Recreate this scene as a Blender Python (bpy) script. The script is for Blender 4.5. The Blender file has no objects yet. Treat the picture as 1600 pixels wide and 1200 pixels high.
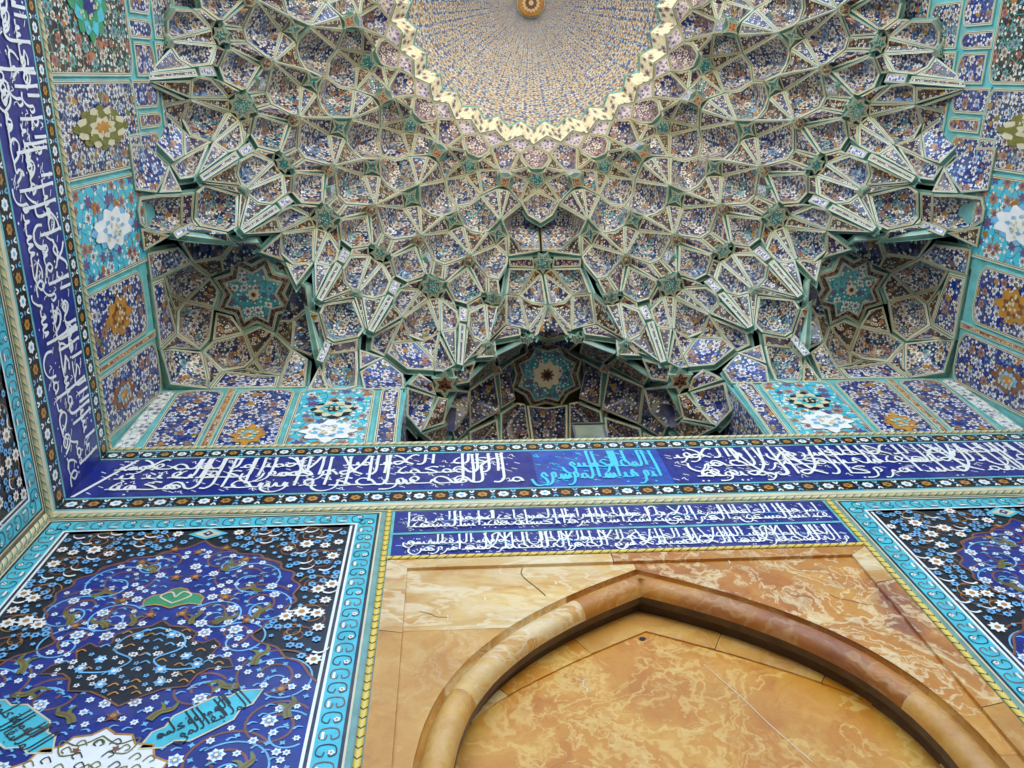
import bpy, bmesh, math, random
from mathutils import Vector, Matrix
R_ = math.radians
rnd = random.Random(7)
scn = bpy.context.scene
COL = scn.collection
S = 4.0            # metres per survey unit
EYE = 1.6          # camera height above the floor

# ------------------------------------------------------------------ camera
cam_data = bpy.data.cameras.new('camera')
cam = bpy.data.objects.new('camera', cam_data); COL.objects.link(cam)
right = Vector((0.99737433, -0.0092355, -0.07182725))
down = Vector((-0.01542832, 0.94196689, -0.33535107))
fwd = Vector((0.07075602, 0.33557873, 0.93935111))
M3 = Matrix((right, -down, -fwd)).transposed()
cam.matrix_world = Matrix.Translation((-0.39085*S, -1.0*S, EYE)) @ M3.to_4x4()
cam_data.sensor_width = 36; cam_data.lens = 36*1345.43/1600
cam_data.clip_end = 3000; cam_data.clip_start = 0.05
scn.camera = cam
# ------------------------------------------------------------------ light
w = bpy.data.worlds.new('World'); scn.world = w; w.use_nodes = True
nt = w.node_tree
sky = nt.nodes.new('ShaderNodeTexSky'); sky.sky_type = 'NISHITA'; sky.sun_disc = False
SUN_EL, SUN_AZ = R_(55), R_(38)      # the portal faces away from the sun
sky.sun_elevation = SUN_EL; sky.sun_rotation = SUN_AZ
nt.links.new(sky.outputs[0], nt.nodes['Background'].inputs[0])
nt.nodes['Background'].inputs[1].default_value = 0.15
sun = bpy.data.lights.new('sun', 'SUN'); sun.energy = 4.5; sun.angle = R_(0.53); sun.color = (1.0, 0.95, 0.87)
so = bpy.data.objects.new('sun', sun); COL.objects.link(so)
sd = Vector((math.sin(SUN_AZ)*math.cos(SUN_EL), math.cos(SUN_AZ)*math.cos(SUN_EL), math.sin(SUN_EL)))
so.rotation_euler = sd.to_track_quat('Z', 'Y').to_euler(); so.location = sd*60
scn.view_settings.view_transform = 'Standard'; scn.view_settings.look = 'None'
scn.view_settings.gamma = 1; scn.view_settings.use_curve_mapping = False
scn.view_settings.exposure = 2.75
scn.render.engine = 'CYCLES'
scn.cycles.use_denoising = True
scn.cycles.max_bounces = 8; scn.cycles.diffuse_bounces = 6; scn.cycles.glossy_bounces = 3
scn.cycles.sample_clamp_indirect = 6

# ------------------------------------------------------------------ materials
def hexc(h):
    c = [int(h[i:i+2], 16)/255 for i in (0, 2, 4)]
    return tuple(((x/12.92) if x <= .04045 else ((x+.055)/1.055)**2.4) for x in c)+(1,)
class NT:
    def __init__(s, name):
        s.m = bpy.data.materials.new(name); s.m.use_nodes = True; s.t = s.m.node_tree
        s.b = s.t.nodes['Principled BSDF']
    def n(s, typ, **k):
        x = s.t.nodes.new(typ)
        for a, v in k.items(): setattr(x, a, v)
        return x
    def l(s, a, b): s.t.links.new(a, b)
    def put(s, sock, v):
        if hasattr(v, 'is_linked') or isinstance(v, bpy.types.NodeSocket): s.l(v, sock)
        else: sock.default_value = v
    def math(s, op, a, b=None, c=None):
        x = s.n('ShaderNodeMath', operation=op); s.put(x.inputs[0], a)
        if b is not None: s.put(x.inputs[1], b)
        if c is not None: s.put(x.inputs[2], c)
        return x.outputs[0]
    def mix(s, f, a, b):
        x = s.n('ShaderNodeMix', data_type='RGBA'); s.put(x.inputs[0], f); s.put(x.inputs[6], a); s.put(x.inputs[7], b)
        return x.outputs[2]
    def vmath(s, op, a, b=None, scale=None):
        x = s.n('ShaderNodeVectorMath', operation=op); s.put(x.inputs[0], a)
        if b is not None: s.put(x.inputs[1], b)
        if scale is not None: x.inputs['Scale'].default_value = scale
        return x
    def ramp(s, f, stops, interp='LINEAR'):
        x = s.n('ShaderNodeValToRGB'); s.l(f, x.inputs[0]); cr = x.color_ramp; cr.interpolation = interp
        while len(cr.elements) < len(stops): cr.elements.new(1)
        for e, (p, c) in zip(cr.elements, stops): e.position = p; e.color = c
        return x.outputs[0]
    def noise(s, vec, scale, detail=2, dist=0.0, rough=.5):
        x = s.n('ShaderNodeTexNoise'); 
        if vec is not None: s.l(vec, x.inputs['Vector'])
        x.inputs['Scale'].default_value = scale; x.inputs['Detail'].default_value = detail
        x.inputs['Distortion'].default_value = dist; x.inputs['Roughness'].default_value = rough
        return x
    def coord(s, which): return s.n('ShaderNodeTexCoord').outputs[which]

def finish_glaze(k, col, rough=.28, bump=.25, dirt=.35, spec=.5, bscale=9, coat=.35):
    """glazed tile: slight waviness of the fired face, dust film, worn glaze"""
    ob = k.coord('Object')
    n1 = k.noise(ob, 3.1, 4, .6)
    n2 = k.noise(ob, 38, 2)
    f = k.math('MULTIPLY', k.ramp(n1.outputs[0], [(.45, (0, 0, 0, 1)), (.75, (1, 1, 1, 1))]), dirt)
    dusty = k.mix(f, col, hexc('8d8470'))
    k.l(dusty, k.b.inputs['Base Color'])
    rr = k.math('MULTIPLY_ADD', n2.outputs[0], .25, rough-.06)
    k.l(k.math('ADD', rr, k.math('MULTIPLY', f, .3)), k.b.inputs['Roughness'])
    k.b.inputs['Specular IOR Level'].default_value = spec
    k.b.inputs['Coat Weight'].default_value = coat; k.b.inputs['Coat Roughness'].default_value = .18
    if bump:
        bp = k.n('ShaderNodeBump'); bp.inputs['Strength'].default_value = bump; bp.inputs['Distance'].default_value = .01
        n3 = k.noise(ob, bscale, 3); k.l(n3.outputs[0], bp.inputs['Height']); k.l(bp.outputs[0], k.b.inputs['Normal'])
    return k.m

def solid(name, h, rough=.3, bump=.2, dirt=.3, var=.15):
    k = NT(name); ob = k.coord('Object')
    n = k.noise(ob, 7, 3)
    c = hexc(h); d = tuple(x*(1-var*1.6) for x in c[:3])+(1,); e = tuple(min(1, x*(1+var)) for x in c[:3])+(1,)
    col = k.ramp(n.outputs[0], [(.3, d), (.7, e)])
    return finish_glaze(k, col, rough, bump, dirt)

def flower_layer(k, uv, base, scale, R, petals, palette, seed=0.0, core=None, rand=.8, density=1.0, ring=None):
    """a field of rosettes: Voronoi cells give centres, angle gives petals"""
    off = k.vmath('ADD', uv, (seed, seed*1.7, 0)).outputs[0]
    v = k.n('ShaderNodeTexVoronoi', voronoi_dimensions='2D', feature='F1'); v.inputs['Scale'].default_value = scale
    v.inputs['Randomness'].default_value = rand; k.l(off, v.inputs['Vector'])
    d = k.vmath('SUBTRACT', off, v.outputs['Position']).outputs[0]
    d = k.vmath('SCALE', d, scale=scale).outputs[0]
    xyz = k.n('ShaderNodeSeparateXYZ'); k.l(d, xyz.inputs[0])
    r = k.math('SQRT', k.math('ADD', k.math('POWER', xyz.outputs[0], 2.0), k.math('POWER', xyz.outputs[1], 2.0)))
    a = k.math('ARCTAN2', xyz.outputs[1], xyz.outputs[0])
    cr = k.n('ShaderNodeSeparateColor'); k.l(v.outputs['Color'], cr.inputs[0])
    sz = k.math('MULTIPLY_ADD', cr.outputs[1], .5, .7)
    pet = k.math('MULTIPLY_ADD', k.math('COSINE', k.math('MULTIPLY_ADD', a, float(petals), k.math('MULTIPLY', cr.outputs[2], 6.0))), .2, .85)
    rad = k.math('MULTIPLY', k.math('MULTIPLY', pet, sz), R)
    m = k.math('LESS_THAN', r, rad)
    if density < 1: m = k.math('MULTIPLY', m, k.math('LESS_THAN', cr.outputs[2], density))
    col = k.ramp(cr.outputs[0], palette, 'CONSTANT')
    out = k.mix(m, base, col)
    if ring is not None:
        m3 = k.math('MULTIPLY', m, k.math('MULTIPLY', k.math('LESS_THAN', r, k.math('MULTIPLY', rad, .62)), k.math('GREATER_THAN', r, k.math('MULTIPLY', rad, .45))))
        out = k.mix(m3, out, ring)
    if core is not None:
        m2 = k.math('MULTIPLY', m, k.math('LESS_THAN', r, k.math('MULTIPLY', rad, .4)))
        out = k.mix(m2, out, core)
    return out

def vine_layer(k, uv, base, scale, width, col, seed=0.0, warp=.35):
    n = k.noise(uv, scale*.9, 1); 
    wv = k.vmath('SCALE', k.vmath('SUBTRACT', n.outputs['Color'], (.5, .5, .5)).outputs[0], scale=warp*2/scale).outputs[0]
    p = k.vmath('ADD', k.vmath('ADD', uv, wv).outputs[0], (seed, -seed, 0)).outputs[0]
    v = k.n('ShaderNodeTexVoronoi', voronoi_dimensions='2D', feature='DISTANCE_TO_EDGE'); v.inputs['Scale'].default_value = scale
    k.l(p, v.inputs['Vector'])
    return k.mix(k.math('LESS_THAN', v.outputs['Distance'], width), base, col)

CREAM, WHITE, OCHRE, RUST = hexc('d2c8a6'), hexc('dedcd2'), hexc('a5752c'), hexc('6e4024')
LBLUE, TEALC, DKB, BLK, OLIVE = hexc('6f9fc0'), hexc('49a0a0'), hexc('1f2573'), hexc('17151a'), hexc('6b6a2c')
def floral(name, ground, big=7.0, sd=.9, fr=.38, fd=1.0, pal=None, vines=LBLUE, dirt=.25, rough=.24, small=True, leaf=OCHRE, ground2=None, bump=.25, curls=False):
    k = NT(name); uv = k.coord('UV')
    g = ground
    if ground2 is not None:
        n = k.noise(uv, 3, 2); g = k.mix(n.outputs[0], ground, ground2)
    c = vine_layer(k, uv, g, big*1.1, .035, vines, 1.3) if vines is not None else g
    if curls: c = vine_layer(k, uv, c, big*.55, .022, leaf, 4.1)
    if small:
        c = flower_layer(k, uv, c, big*2.3, .30, 4, [(0, WHITE), (.55, LBLUE), (.65, CREAM), (.88, leaf)], 3.3, density=sd)
    c = flower_layer(k, uv, c, big*.75, .26, 3, [(0, leaf), (.5, OLIVE if leaf is OCHRE else leaf), (.7, leaf)], 7.7, density=.4)
    c = flower_layer(k, uv, c, big, fr, 7, pal or [(0, WHITE), (.5, CREAM), (.78, OCHRE), (.88, LBLUE)], .0, core=RUST, ring=hexc('5a5f9a'), density=fd)
    return finish_glaze(k, c, rough, bump, dirt)

MAT = {}
def mats():
    M = MAT
    M['blue'] = floral('blue floral faience', hexc('16236a'), 6.6, fr=.42, sd=1.0, ground2=hexc('101846'))
    M['blue2'] = floral('deep blue floral faience', hexc('141d50'), 7.2, fr=.42, sd=1.0, pal=[(0, CREAM), (.4, WHITE), (.62, OCHRE), (.8, TEALC)])
    M['wallblue'] = floral('wall blue floral faience', hexc('14246c'), 6.0, pal=[(0, WHITE), (.6, hexc('b8c4dd')), (.78, OCHRE)], vines=hexc('3a68a4'))
    M['kite'] = floral('dark kite faience', hexc('221a1c'), 10.5, sd=.35, fr=.30, fd=.8, pal=[(0, CREAM), (.5, WHITE), (.8, OCHRE)], vines=RUST)
    M['kite2'] = floral('navy kite faience', hexc('141848'), 10.5, sd=.4, fr=.30, fd=.8, pal=[(0, WHITE), (.6, CREAM), (.85, OCHRE)], vines=RUST)
    M['purple'] = floral('plum floral faience', hexc('3d2b57'), 8, pal=[(0, WHITE), (.6, hexc('b9a2b0'))], vines=hexc('a88'+'b9a'), leaf=hexc('8a5a4a'))
    M['lilac'] = floral('lilac lozenge faience', hexc('c9c2d4'), 14, pal=[(0, hexc('5a58a0')), (.5, hexc('8d86b8'))], vines=hexc('6d69a6'), leaf=hexc('c7b48a'))
    M['teal'] = floral('teal star faience', hexc('2f8a86'), 13, pal=[(0, hexc('1f5c78')), (.5, hexc('8fc2b4'))], vines=hexc('1c5f68'), leaf=hexc('2a6f62'))
    M['bigteal'] = floral('teal squinch star faience', hexc('2a8f96'), 7, pal=[(0, WHITE), (.3, hexc('1f4c7a')), (.7, hexc('4fb0c0'))], vines=hexc('14606e'), leaf=hexc('7a5a3a'))
    M['orange'] = floral('orange tile', hexc('b06a22'), 16, pal=[(0, CREAM), (.6, hexc('5a3a1c'))], vines=hexc('7d4416'), leaf=hexc('8d4d18'))
    M['brown'] = floral('brown boss tile', hexc('8a5420'), 18, pal=[(0, CREAM), (.5, hexc('3a2414'))], vines=hexc('4a2c12'), leaf=hexc('b5762a'))
    M['blackband'] = floral('black scroll band', hexc('17120f'), 18, pal=[(0, hexc('9a5f32')), (.6, hexc('b98a56'))], vines=hexc('a9703c'), leaf=hexc('8a5128'), small=False)
    M['turqpanel'] = floral('turquoise floral faience', hexc('3fb4c8'), 5, pal=[(0, WHITE), (.35, hexc('3d3f86')), (.65, hexc('b0702e'))], vines=hexc('1f6f86'), leaf=hexc('a0622a'))
    M['darkpanel'] = floral('dark green floral faience', hexc('1f2126'), 6, pal=[(0, CREAM), (.4, hexc('b0642c')), (.7, hexc('5fa89a'))], vines=hexc('3f9a8c'), leaf=hexc('b06a2a'))
    M['strip'] = floral('blue and white label tile', hexc('cfd2de'), 16, pal=[(0, hexc('343a96')), (.7, hexc('6a70b0'))], vines=hexc('343a96'), leaf=hexc('343a96'))
    M['orangestrip'] = floral('orange strip tile', hexc('b47a35'), 12, pal=[(0, CREAM), (.5, hexc('5a3018'))], vines=hexc('6a3a18'), leaf=hexc('8a4a1c'))
    M['ringtile'] = floral('cream ring tile', hexc('ede7d0'), 8.5, pal=[(0, hexc('9aa094')), (.5, hexc('b4b6a6'))], vines=None, leaf=hexc('d8ccaa'), dirt=.08)
    M['turq'] = solid('turquoise rib glaze', '62b0 b0'.replace(' ', ''), .3, .2, .3)
    M['rib'] = solid('grey green rib glaze', '6b988e', .32, .2, .4)
    M['creamline'] = solid('cream line glaze', 'cfc5a2', .35, .1, .2, .06)
    M['darkline'] = solid('black line glaze', '1d1c22', .3, .1, .2)
    M['white'] = solid('white glaze', 'e6e6e2', .3, .1, .12, .04)
    M['letterturq'] = solid('turquoise lettering glaze', '44c4dc', .3, .1, .1, .06)
    M['cobalt'] = solid('cobalt glaze', '12227a', .26, .25, .12, .2)
    M['cobaltmid'] = solid('azure glaze', '1f4aa6', .26, .25, .12, .2)
    M['black'] = solid('black glaze', '0d0c10', .3, .2, .04)
    M['turqband'] = solid('turquoise border glaze', '45b6c6', .28, .25, .12, .12)
    M['ochre'] = solid('ochre glaze', 'b8802e', .3, .1, .15)
    M['rust'] = solid('brown glaze', '7c4a2c', .3, .1, .15)
    M['lblue'] = solid('light blue glaze', '6fb0d8', .3, .1, .1)
    M['olive'] = solid('olive glaze', '6f6f2a', .3, .1, .1)
    M['green'] = solid('green glaze', '2f8a5c', .3, .1, .1)
    M['yellow'] = solid('yellow glaze', 'd8bc58', .35, .1, .2)
    M['shadecrack'] = solid('groove shade and crack brown', '50381e', .9, .3, .2)  # shade under the arch roll put into this brown; cracks share it
    M['nichetile'] = floral('shade-darkened niche faience', hexc('0f1538'), 6.5, pal=[(0, hexc('9a968a')), (.3, hexc('3c5a8c')), (.6, hexc('7a5426')), (.8, hexc('24306e'))], vines=hexc('2c4a78'))  # deep navy niche tile, with the niche's shade put into its colours
    M['navy'] = solid('dark navy tile', '23284f', .35, .2, .3)  # plain navy for the backing surfaces
    M['scrollstrip'] = floral('white scroll tile', hexc('dfe0da'), 9, pal=[(0, hexc('8f9aa0')), (.5, hexc('b9c0c0'))], vines=hexc('6f7c88'), leaf=hexc('9aa4a6'), small=False, curls=True)
    M['brick'] = solid('rough backing brick', '8d7355', .9, .5, .3)
    # rope moulding: diagonal twists from its UV
    k = NT('twisted rope glaze'); uv = k.coord('UV'); x = k.n('ShaderNodeSeparateXYZ'); k.l(uv, x.inputs[0])
    f = k.math('FRACT', k.math('ADD', x.outputs[0], k.math('MULTIPLY', x.outputs[1], 1.0)))
    c = k.ramp(f, [(0, hexc('c8ba86')), (.42, hexc('d6cda8')), (.62, hexc('34322c')), (.72, hexc('6fa49a')), (.9, hexc('bfa85e'))], 'CONSTANT')
    M['rope'] = finish_glaze(k, c, .35, .1, .25)
    k = NT('yellow diamond rope glaze'); uv = k.coord('UV'); x = k.n('ShaderNodeSeparateXYZ'); k.l(uv, x.inputs[0])
    f = k.math('FRACT', k.math('ADD', x.outputs[0], k.math('MULTIPLY', k.math('ABSOLUTE', k.math('SUBTRACT', x.outputs[1], .5)), 1.1)))
    c = k.ramp(f, [(0, hexc('d9bd4a')), (.62, hexc('1e1c18')), (.78, hexc('d9bd4a'))], 'CONSTANT')
    M['yrope'] = finish_glaze(k, c, .35, .1, .25)
    # dome: polar floral, denser to the crown
    k = NT('dome floral faience'); uv = k.coord('UV')
    c = vine_layer(k, uv, hexc('3c4f90'), 11, .06, hexc('8fb4cc'), 1.3)
    c = flower_layer(k, uv, c, 12.0, .34, 3, [(0, hexc('b8924e')), (.6, hexc('a87c3c'))], 5.5, rand=.45)
    c = flower_layer(k, uv, c, 19, .28, 5, [(0, WHITE), (.5, CREAM), (.8, hexc('9fc0d4'))], 3.3, rand=.5)
    c = flower_layer(k, uv, c, 8.5, .38, 8, [(0, CREAM), (.6, WHITE), (.8, CREAM)], 0, core=hexc('8f6a3a'), rand=.35, ring=hexc('4a6aa0'))
    M['dome'] = finish_glaze(k, c, .3, .25, .2)
def onyx(name, stops, sc, seed, vein, veincol, purple=.0, stretch=(1, 1, 1), band=0.0, vf=1.0):
    k = NT(name); ob = k.coord('Object')
    p = k.vmath('ADD', k.vmath('MULTIPLY', ob, stretch).outputs[0], (seed, seed*2, seed*3)).outputs[0]
    w1 = k.noise(p, .9, 5, .0, .6)
    wv = k.vmath('SCALE', k.vmath('SUBTRACT', w1.outputs['Color'], (.5, .5, .5)).outputs[0], scale=1.6).outputs[0]
    q = k.vmath('ADD', p, wv).outputs[0]
    n = k.noise(q, sc, 8, .8, .62)
    c = k.ramp(n.outputs[0], stops)
    if band:
        wn = k.n('ShaderNodeTexWave', wave_type='BANDS', bands_direction='DIAGONAL'); wn.inputs['Scale'].default_value = band
        wn.inputs['Distortion'].default_value = 9; wn.inputs['Detail'].default_value = 4; k.l(q, wn.inputs['Vector'])
        c = k.mix(k.math('MULTIPLY', wn.outputs['Fac'], .35), c, stops[-1][1])
    if purple:
        n4 = k.noise(q, .8, 4, .5); f = k.ramp(n4.outputs[0], [(.5, (0, 0, 0, 1)), (.66, (1, 1, 1, 1))])
        c = k.mix(k.math('MULTIPLY', f, purple), c, hexc('6d3a45'))
    n2 = k.noise(q, sc*1.3, 6, 1.4, .55)
    v = k.math('ABSOLUTE', k.math('SUBTRACT', n2.outputs[0], .5))
    f = k.ramp(v, [(0, (1, 1, 1, 1)), (vein, (0, 0, 0, 1))])
    n3 = k.noise(p, .7, 3); msk = k.ramp(n3.outputs[0], [(.36, (0, 0, 0, 1)), (.52, (1, 1, 1, 1))])
    c = k.mix(k.math('MULTIPLY', k.math('MULTIPLY', f, msk), .8*vf), c, veincol)
    n5 = k.noise(p, .55, 3, .6); c = k.mix(k.math('MULTIPLY', k.ramp(n5.outputs[0], [(.45, (0, 0, 0, 1)), (.65, (1, 1, 1, 1))]), .45), c, hexc('8f5526'))
    v2 = k.math('ABSOLUTE', k.math('SUBTRACT', k.noise(q, sc*.55, 3, 2.2, .5).outputs[0], .47))
    c = k.mix(k.math('MULTIPLY', k.ramp(v2, [(0, (1, 1, 1, 1)), (.012, (.8, .8, .8, 1)), (.03, (0, 0, 0, 1))]), .6*vf), c, veincol)
    fine = k.noise(q, 30, 4, .4, .7)
    c = k.mix(k.math('MULTIPLY', fine.outputs[0], .25), c, hexc('7a4c1e'))
    k.l(c, k.b.inputs['Base Color'])
    k.l(k.math('MULTIPLY_ADD', fine.outputs[0], .3, .32), k.b.inputs['Roughness'])
    bp = k.n('ShaderNodeBump'); bp.inputs['Strength'].default_value = .12; bp.inputs['Distance'].default_value = .01
    k.l(fine.outputs[0], bp.inputs['Height']); k.l(bp.outputs[0], k.b.inputs['Normal'])
    MAT[name] = k.m
mats()
onyx('onyx_tympanum', [(.25, hexc('9a5410')), (.45, hexc('bf7c1c')), (.6, hexc('cc9232')), (.78, hexc('d8b058'))], 1.3, 3.1, .03, hexc('dcb868'))
onyx('onyx_pale', [(.25, hexc('b0702a')), (.40, hexc('cf9c4a')), (.52, hexc('e0bc74')), (.7, hexc('f0dfb4'))], 1.2, 11.7, .05, hexc('e6d8b4'), stretch=(.6, 1, 1.5))
onyx('onyx_red', [(.25, hexc('8c4c16')), (.42, hexc('b47022')), (.58, hexc('c68c38')), (.8, hexc('dcbc7c'))], 1.3, 23.3, .035, hexc('e3cf9f'), purple=.75)
onyx('onyx_roll', [(.25, hexc('9c6226')), (.45, hexc('c48f40')), (.62, hexc('d4a85a')), (.8, hexc('e0c080'))], 1.1, 5.2, .03, hexc('dcc594'), vf=.35)
onyx('onyx_rollred', [(.25, hexc('80481a')), (.45, hexc('b07024')), (.62, hexc('c08838')), (.8, hexc('d4ac64'))], 1.1, 15.2, .03, hexc('dcc594'), purple=.4, vf=.35)

# ------------------------------------------------------------------ object helpers
def P3(p): return Vector((p[0]*S, p[1]*S, p[2]*S+EYE))
def mesh_obj(name, verts, faces, mats_, parent=None, fm=None, smooth=False, uvs=None):
    me = bpy.data.meshes.new(name); me.from_pydata([tuple(v) for v in verts], [], faces)
    for m in mats_: me.materials.append(MAT[m])
    if fm: me.polygons.foreach_set('material_index', fm)
    if smooth: me.polygons.foreach_set('use_smooth', [True]*len(me.polygons))
    if uvs:
        ul = me.uv_layers.new(name='UVMap'); 
        vi = [0]*len(me.loops); me.loops.foreach_get('vertex_index', vi)
        flat = []
        for i in vi: flat += [uvs[i][0], uvs[i][1]]
        ul.data.foreach_set('uv', flat)
    me.update()
    o = bpy.data.objects.new(name, me); COL.objects.link(o)
    if parent is not None: o.parent = parent
    return o
def thing(name, label, cat, loc=(0, 0, 0), group=None):
    o = bpy.data.objects.new(name, None); COL.objects.link(o); o.location = loc; o.empty_display_size = .2
    o['label'] = label; o['category'] = cat
    if group: o['group'] = group
    return o
class MB:
    """collects polygons, with a material and uv for each vertex, for one mesh object"""
    def __init__(s): s.v = []; s.f = []; s.m = []; s.uv = []; s.mats = []
    def mi(s, m):
        if m not in s.mats: s.mats.append(m)
        return s.mats.index(m)
    def poly(s, pts, m, uv=None):
        b = len(s.v); s.v += [Vector(p) for p in pts]; s.uv += (uv or [(0, 0)]*len(pts))
        s.f.append(list(range(b, b+len(pts)))); s.m.append(s.mi(m))
    def grid(s, rows, m, uvrows=None, closed=False):
        b = len(s.v); n = len(rows[0])
        for i, r in enumerate(rows):
            s.v += [Vector(p) for p in r]; s.uv += (uvrows[i] if uvrows else [(0, 0)]*n)
        for i in range(len(rows)-1):
            for j in range(n if closed else n-1):
                j2 = (j+1) % n
                s.f.append([b+i*n+j, b+i*n+j2, b+(i+1)*n+j2, b+(i+1)*n+j]); s.m.append(s.mi(m))
    def box(s, lo, hi, m):
        x0, y0, z0 = lo; x1, y1, z1 = hi
        c = [(x0,y0,z0),(x1,y0,z0),(x1,y1,z0),(x0,y1,z0),(x0,y0,z1),(x1,y0,z1),(x1,y1,z1),(x0,y1,z1)]
        for f in ((0,3,2,1),(4,5,6,7),(0,1,5,4),(1,2,6,5),(2,3,7,6),(3,0,4,7)): s.poly([c[i] for i in f], m)
    def build(s, name, parent=None, smooth=False):
        if not s.v: return None
        return mesh_obj(name, s.v, s.f, s.mats, parent, s.m, smooth, s.uv)
def mirror_copy(o, parent):
    """the same part on the other side of the axis (shares its mesh)"""
    c = o.copy(); COL.objects.link(c); c.parent = parent; c.scale = (-1, 1, 1)
    for ch in list(o.children):
        d = ch.copy(); COL.objects.link(d); d.parent = c
    return c

VIEW = Vector((0, -1.0*S, 1.6+.6*S))   # a point inside the iwan: panels face it
def inset2d(pts, d):
    n = len(pts); out = []
    area = sum(pts[i][0]*pts[(i+1) % n][1]-pts[(i+1) % n][0]*pts[i][1] for i in range(n))
    sg = 1 if area > 0 else -1
    for i in range(n):
        p0, p1, p2 = Vector(pts[i-1]), Vector(pts[i]), Vector(pts[(i+1) % n])
        e1 = (p1-p0).normalized(); e2 = (p2-p1).normalized()
        n1 = Vector((-e1.y, e1.x))*sg; n2 = Vector((-e2.y, e2.x))*sg
        b = n1+n2
        if b.length < 1e-4: b = n1
        b.normalize(); c = max(.35, b.dot(n1))
        out.append(p1+b*(d/c))
    return out
FRAME = .038
STYLE = {  # kind: name, fill, dish depth, rib
 'shell': ('shell_cell', 'blue', .36), 'shell2': ('shell_cell', 'blue2', .36), 'purple': ('shell_cell', 'purple', .30), 'kite': ('kite_panel', 'kite', .03),
 'kite2': ('kite_panel', 'kite2', .03), 'diamond': ('lozenge_panel', 'lilac', .03), 'star': ('star_tile', 'teal', -.02), 'orange': ('star_tile', 'orange', -.02),
 'boss': ('boss_tile', 'brown', -.05), 'strip': ('label_tile', 'strip', -.01), 'panel': ('wall_panel', 'wallblue', .0), 'turqpanel': ('wall_panel', 'turqpanel', .0),
 'darkpanel': ('wall_panel', 'darkpanel', .0), 'flat': ('kite_panel', 'wallblue', .05), 'bigstar': ('star_tile', 'bigteal', 0.0), 'black': ('star_border', 'blackband', 0.0),
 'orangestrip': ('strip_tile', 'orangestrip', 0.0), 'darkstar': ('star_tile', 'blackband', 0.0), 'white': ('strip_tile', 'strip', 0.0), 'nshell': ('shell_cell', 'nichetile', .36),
}
UVSEED = [0.0]
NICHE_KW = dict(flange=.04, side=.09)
def panel(kind, pts, parent, fw=None, depth=None, rib='rib', turq=.30, side=.07, flange=.03, up=0.25, thin=False, fill=None):
    """one faience piece: raised rib and lines round it (child), dished or flat tile face"""
    name, fillm, dd = STYLE[kind]
    if fill: fillm = fill
    if depth is None: depth = dd
    P = [P3(p) for p in pts]; n = len(P)
    if kind in ('star', 'orange', 'boss'):
        c0 = sum(P, Vector())/n; P = [c0+(p-c0)*1.13 for p in P]
    if name == 'kite_panel': name = 'triangle_panel' if n == 3 else ('kite_panel' if n == 4 else 'web_panel')
    c = sum(P, Vector())/n
    nor = Vector()
    for i in range(n): nor += (P[i]-c).cross(P[(i+1) % n]-c)
    nor.normalize()
    if nor.dot(VIEW-c) < 0: nor = -nor
    ref = Vector((0, 0, 1)) if abs(nor.z) < .9 else Vector((0, 1, 0))
    ex = ref.cross(nor).normalized(); ey = nor.cross(ex)
    q2 = [((p-c).dot(ex), (p-c).dot(ey)) for p in P]; h = [(p-c).dot(nor) for p in P]
    area = abs(sum(q2[i][0]*q2[(i+1) % n][1]-q2[(i+1) % n][0]*q2[i][1] for i in range(n)))/2
    per = sum((Vector(q2[i])-Vector(q2[(i+1) % n])).length for i in range(n))
    inr = 2*area/max(per, 1e-6)
    b = fw if fw is not None else (FRAME if 'shell' in name else FRAME*.86)
    b = min(b, inr*.42)
    offs = [0, b*turq*.5, b*turq, b*(turq+.24), b*(turq+.38), b*(turq+.62), b]
    hs = [-.002, b*.12, b*.10, b*.09, b*.05, b*.06, b*.0]
    def at(q, hh): return c+ex*q[0]+ey*q[1]+nor*hh
    rings = [inset2d(q2, o) for o in offs]
    fr = MB()
    back = [at(q, hi)-nor*side for q, hi in zip(rings[0], h)]
    rows = [back]+[[at(q, hi+hs[j]) for q, hi in zip(rings[j], h)] for j in range(len(offs))]
    cols = [rib, rib, rib, 'creamline', 'darkline', 'creamline', 'darkline']
    if kind in ('star', 'orange', 'boss', 'darkstar'):
        hull = sorted(((q.y, q.x) for q in rings[0]), key=lambda t: math.atan2(t[0], t[1])); rm = max(math.hypot(*t) for t in hull)*.82
        fr.poly([at((math.cos(2*math.pi*i/10)*rm, math.sin(2*math.pi*i/10)*rm), -.035) for i in range(10)], rib)
    else:
        bk = inset2d(q2, -flange); fr.grid([[at(q, hi)-nor*side for q, hi in zip(bk, h)], [at(q, hi)-nor*side for q, hi in zip(rings[0], h)]], rib, closed=True)
    if thin: cols = [rib]*4+['darkline', 'creamline', 'darkline']
    for j in range(len(rows)-1): fr.grid(rows[j:j+2], cols[j], closed=True)
    # face
    inner = rings[-1]; seg = []
    for i in range(n):
        a, d2 = Vector(inner[i]), Vector(inner[(i+1) % n]); L = (d2-a).length
        k = max(1, min(6, int(L/.09)))
        for t in range(k): seg.append((a.lerp(d2, t/k), h[i]*(1-t/k)+h[(i+1) % n]*(t/k)+b*.02))
    cc = sum((Vector(q) for q in inner), Vector((0, 0)))/n; hc = sum(h)/n
    mb = MB(); UVSEED[0] += 1.37; us = UVSEED[0]
    D = depth*math.sqrt(area)
    tl = [1.0, .95, .88, .78, .64, .45, .2] if abs(depth) > .04 else [1.0, .6]
    rows = []; uvr = []; mr = sum((Vector(q)-cc).length for q, _ in seg)/len(seg)
    def arc(t):      # length along the dished section, so that the pattern does not stretch on the steep rim
        k_ = 2*D/max(mr, 1e-4); return sum(math.sqrt(1+(k_*(i+.5)/16*t)**2) for i in range(16))*t/16
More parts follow.
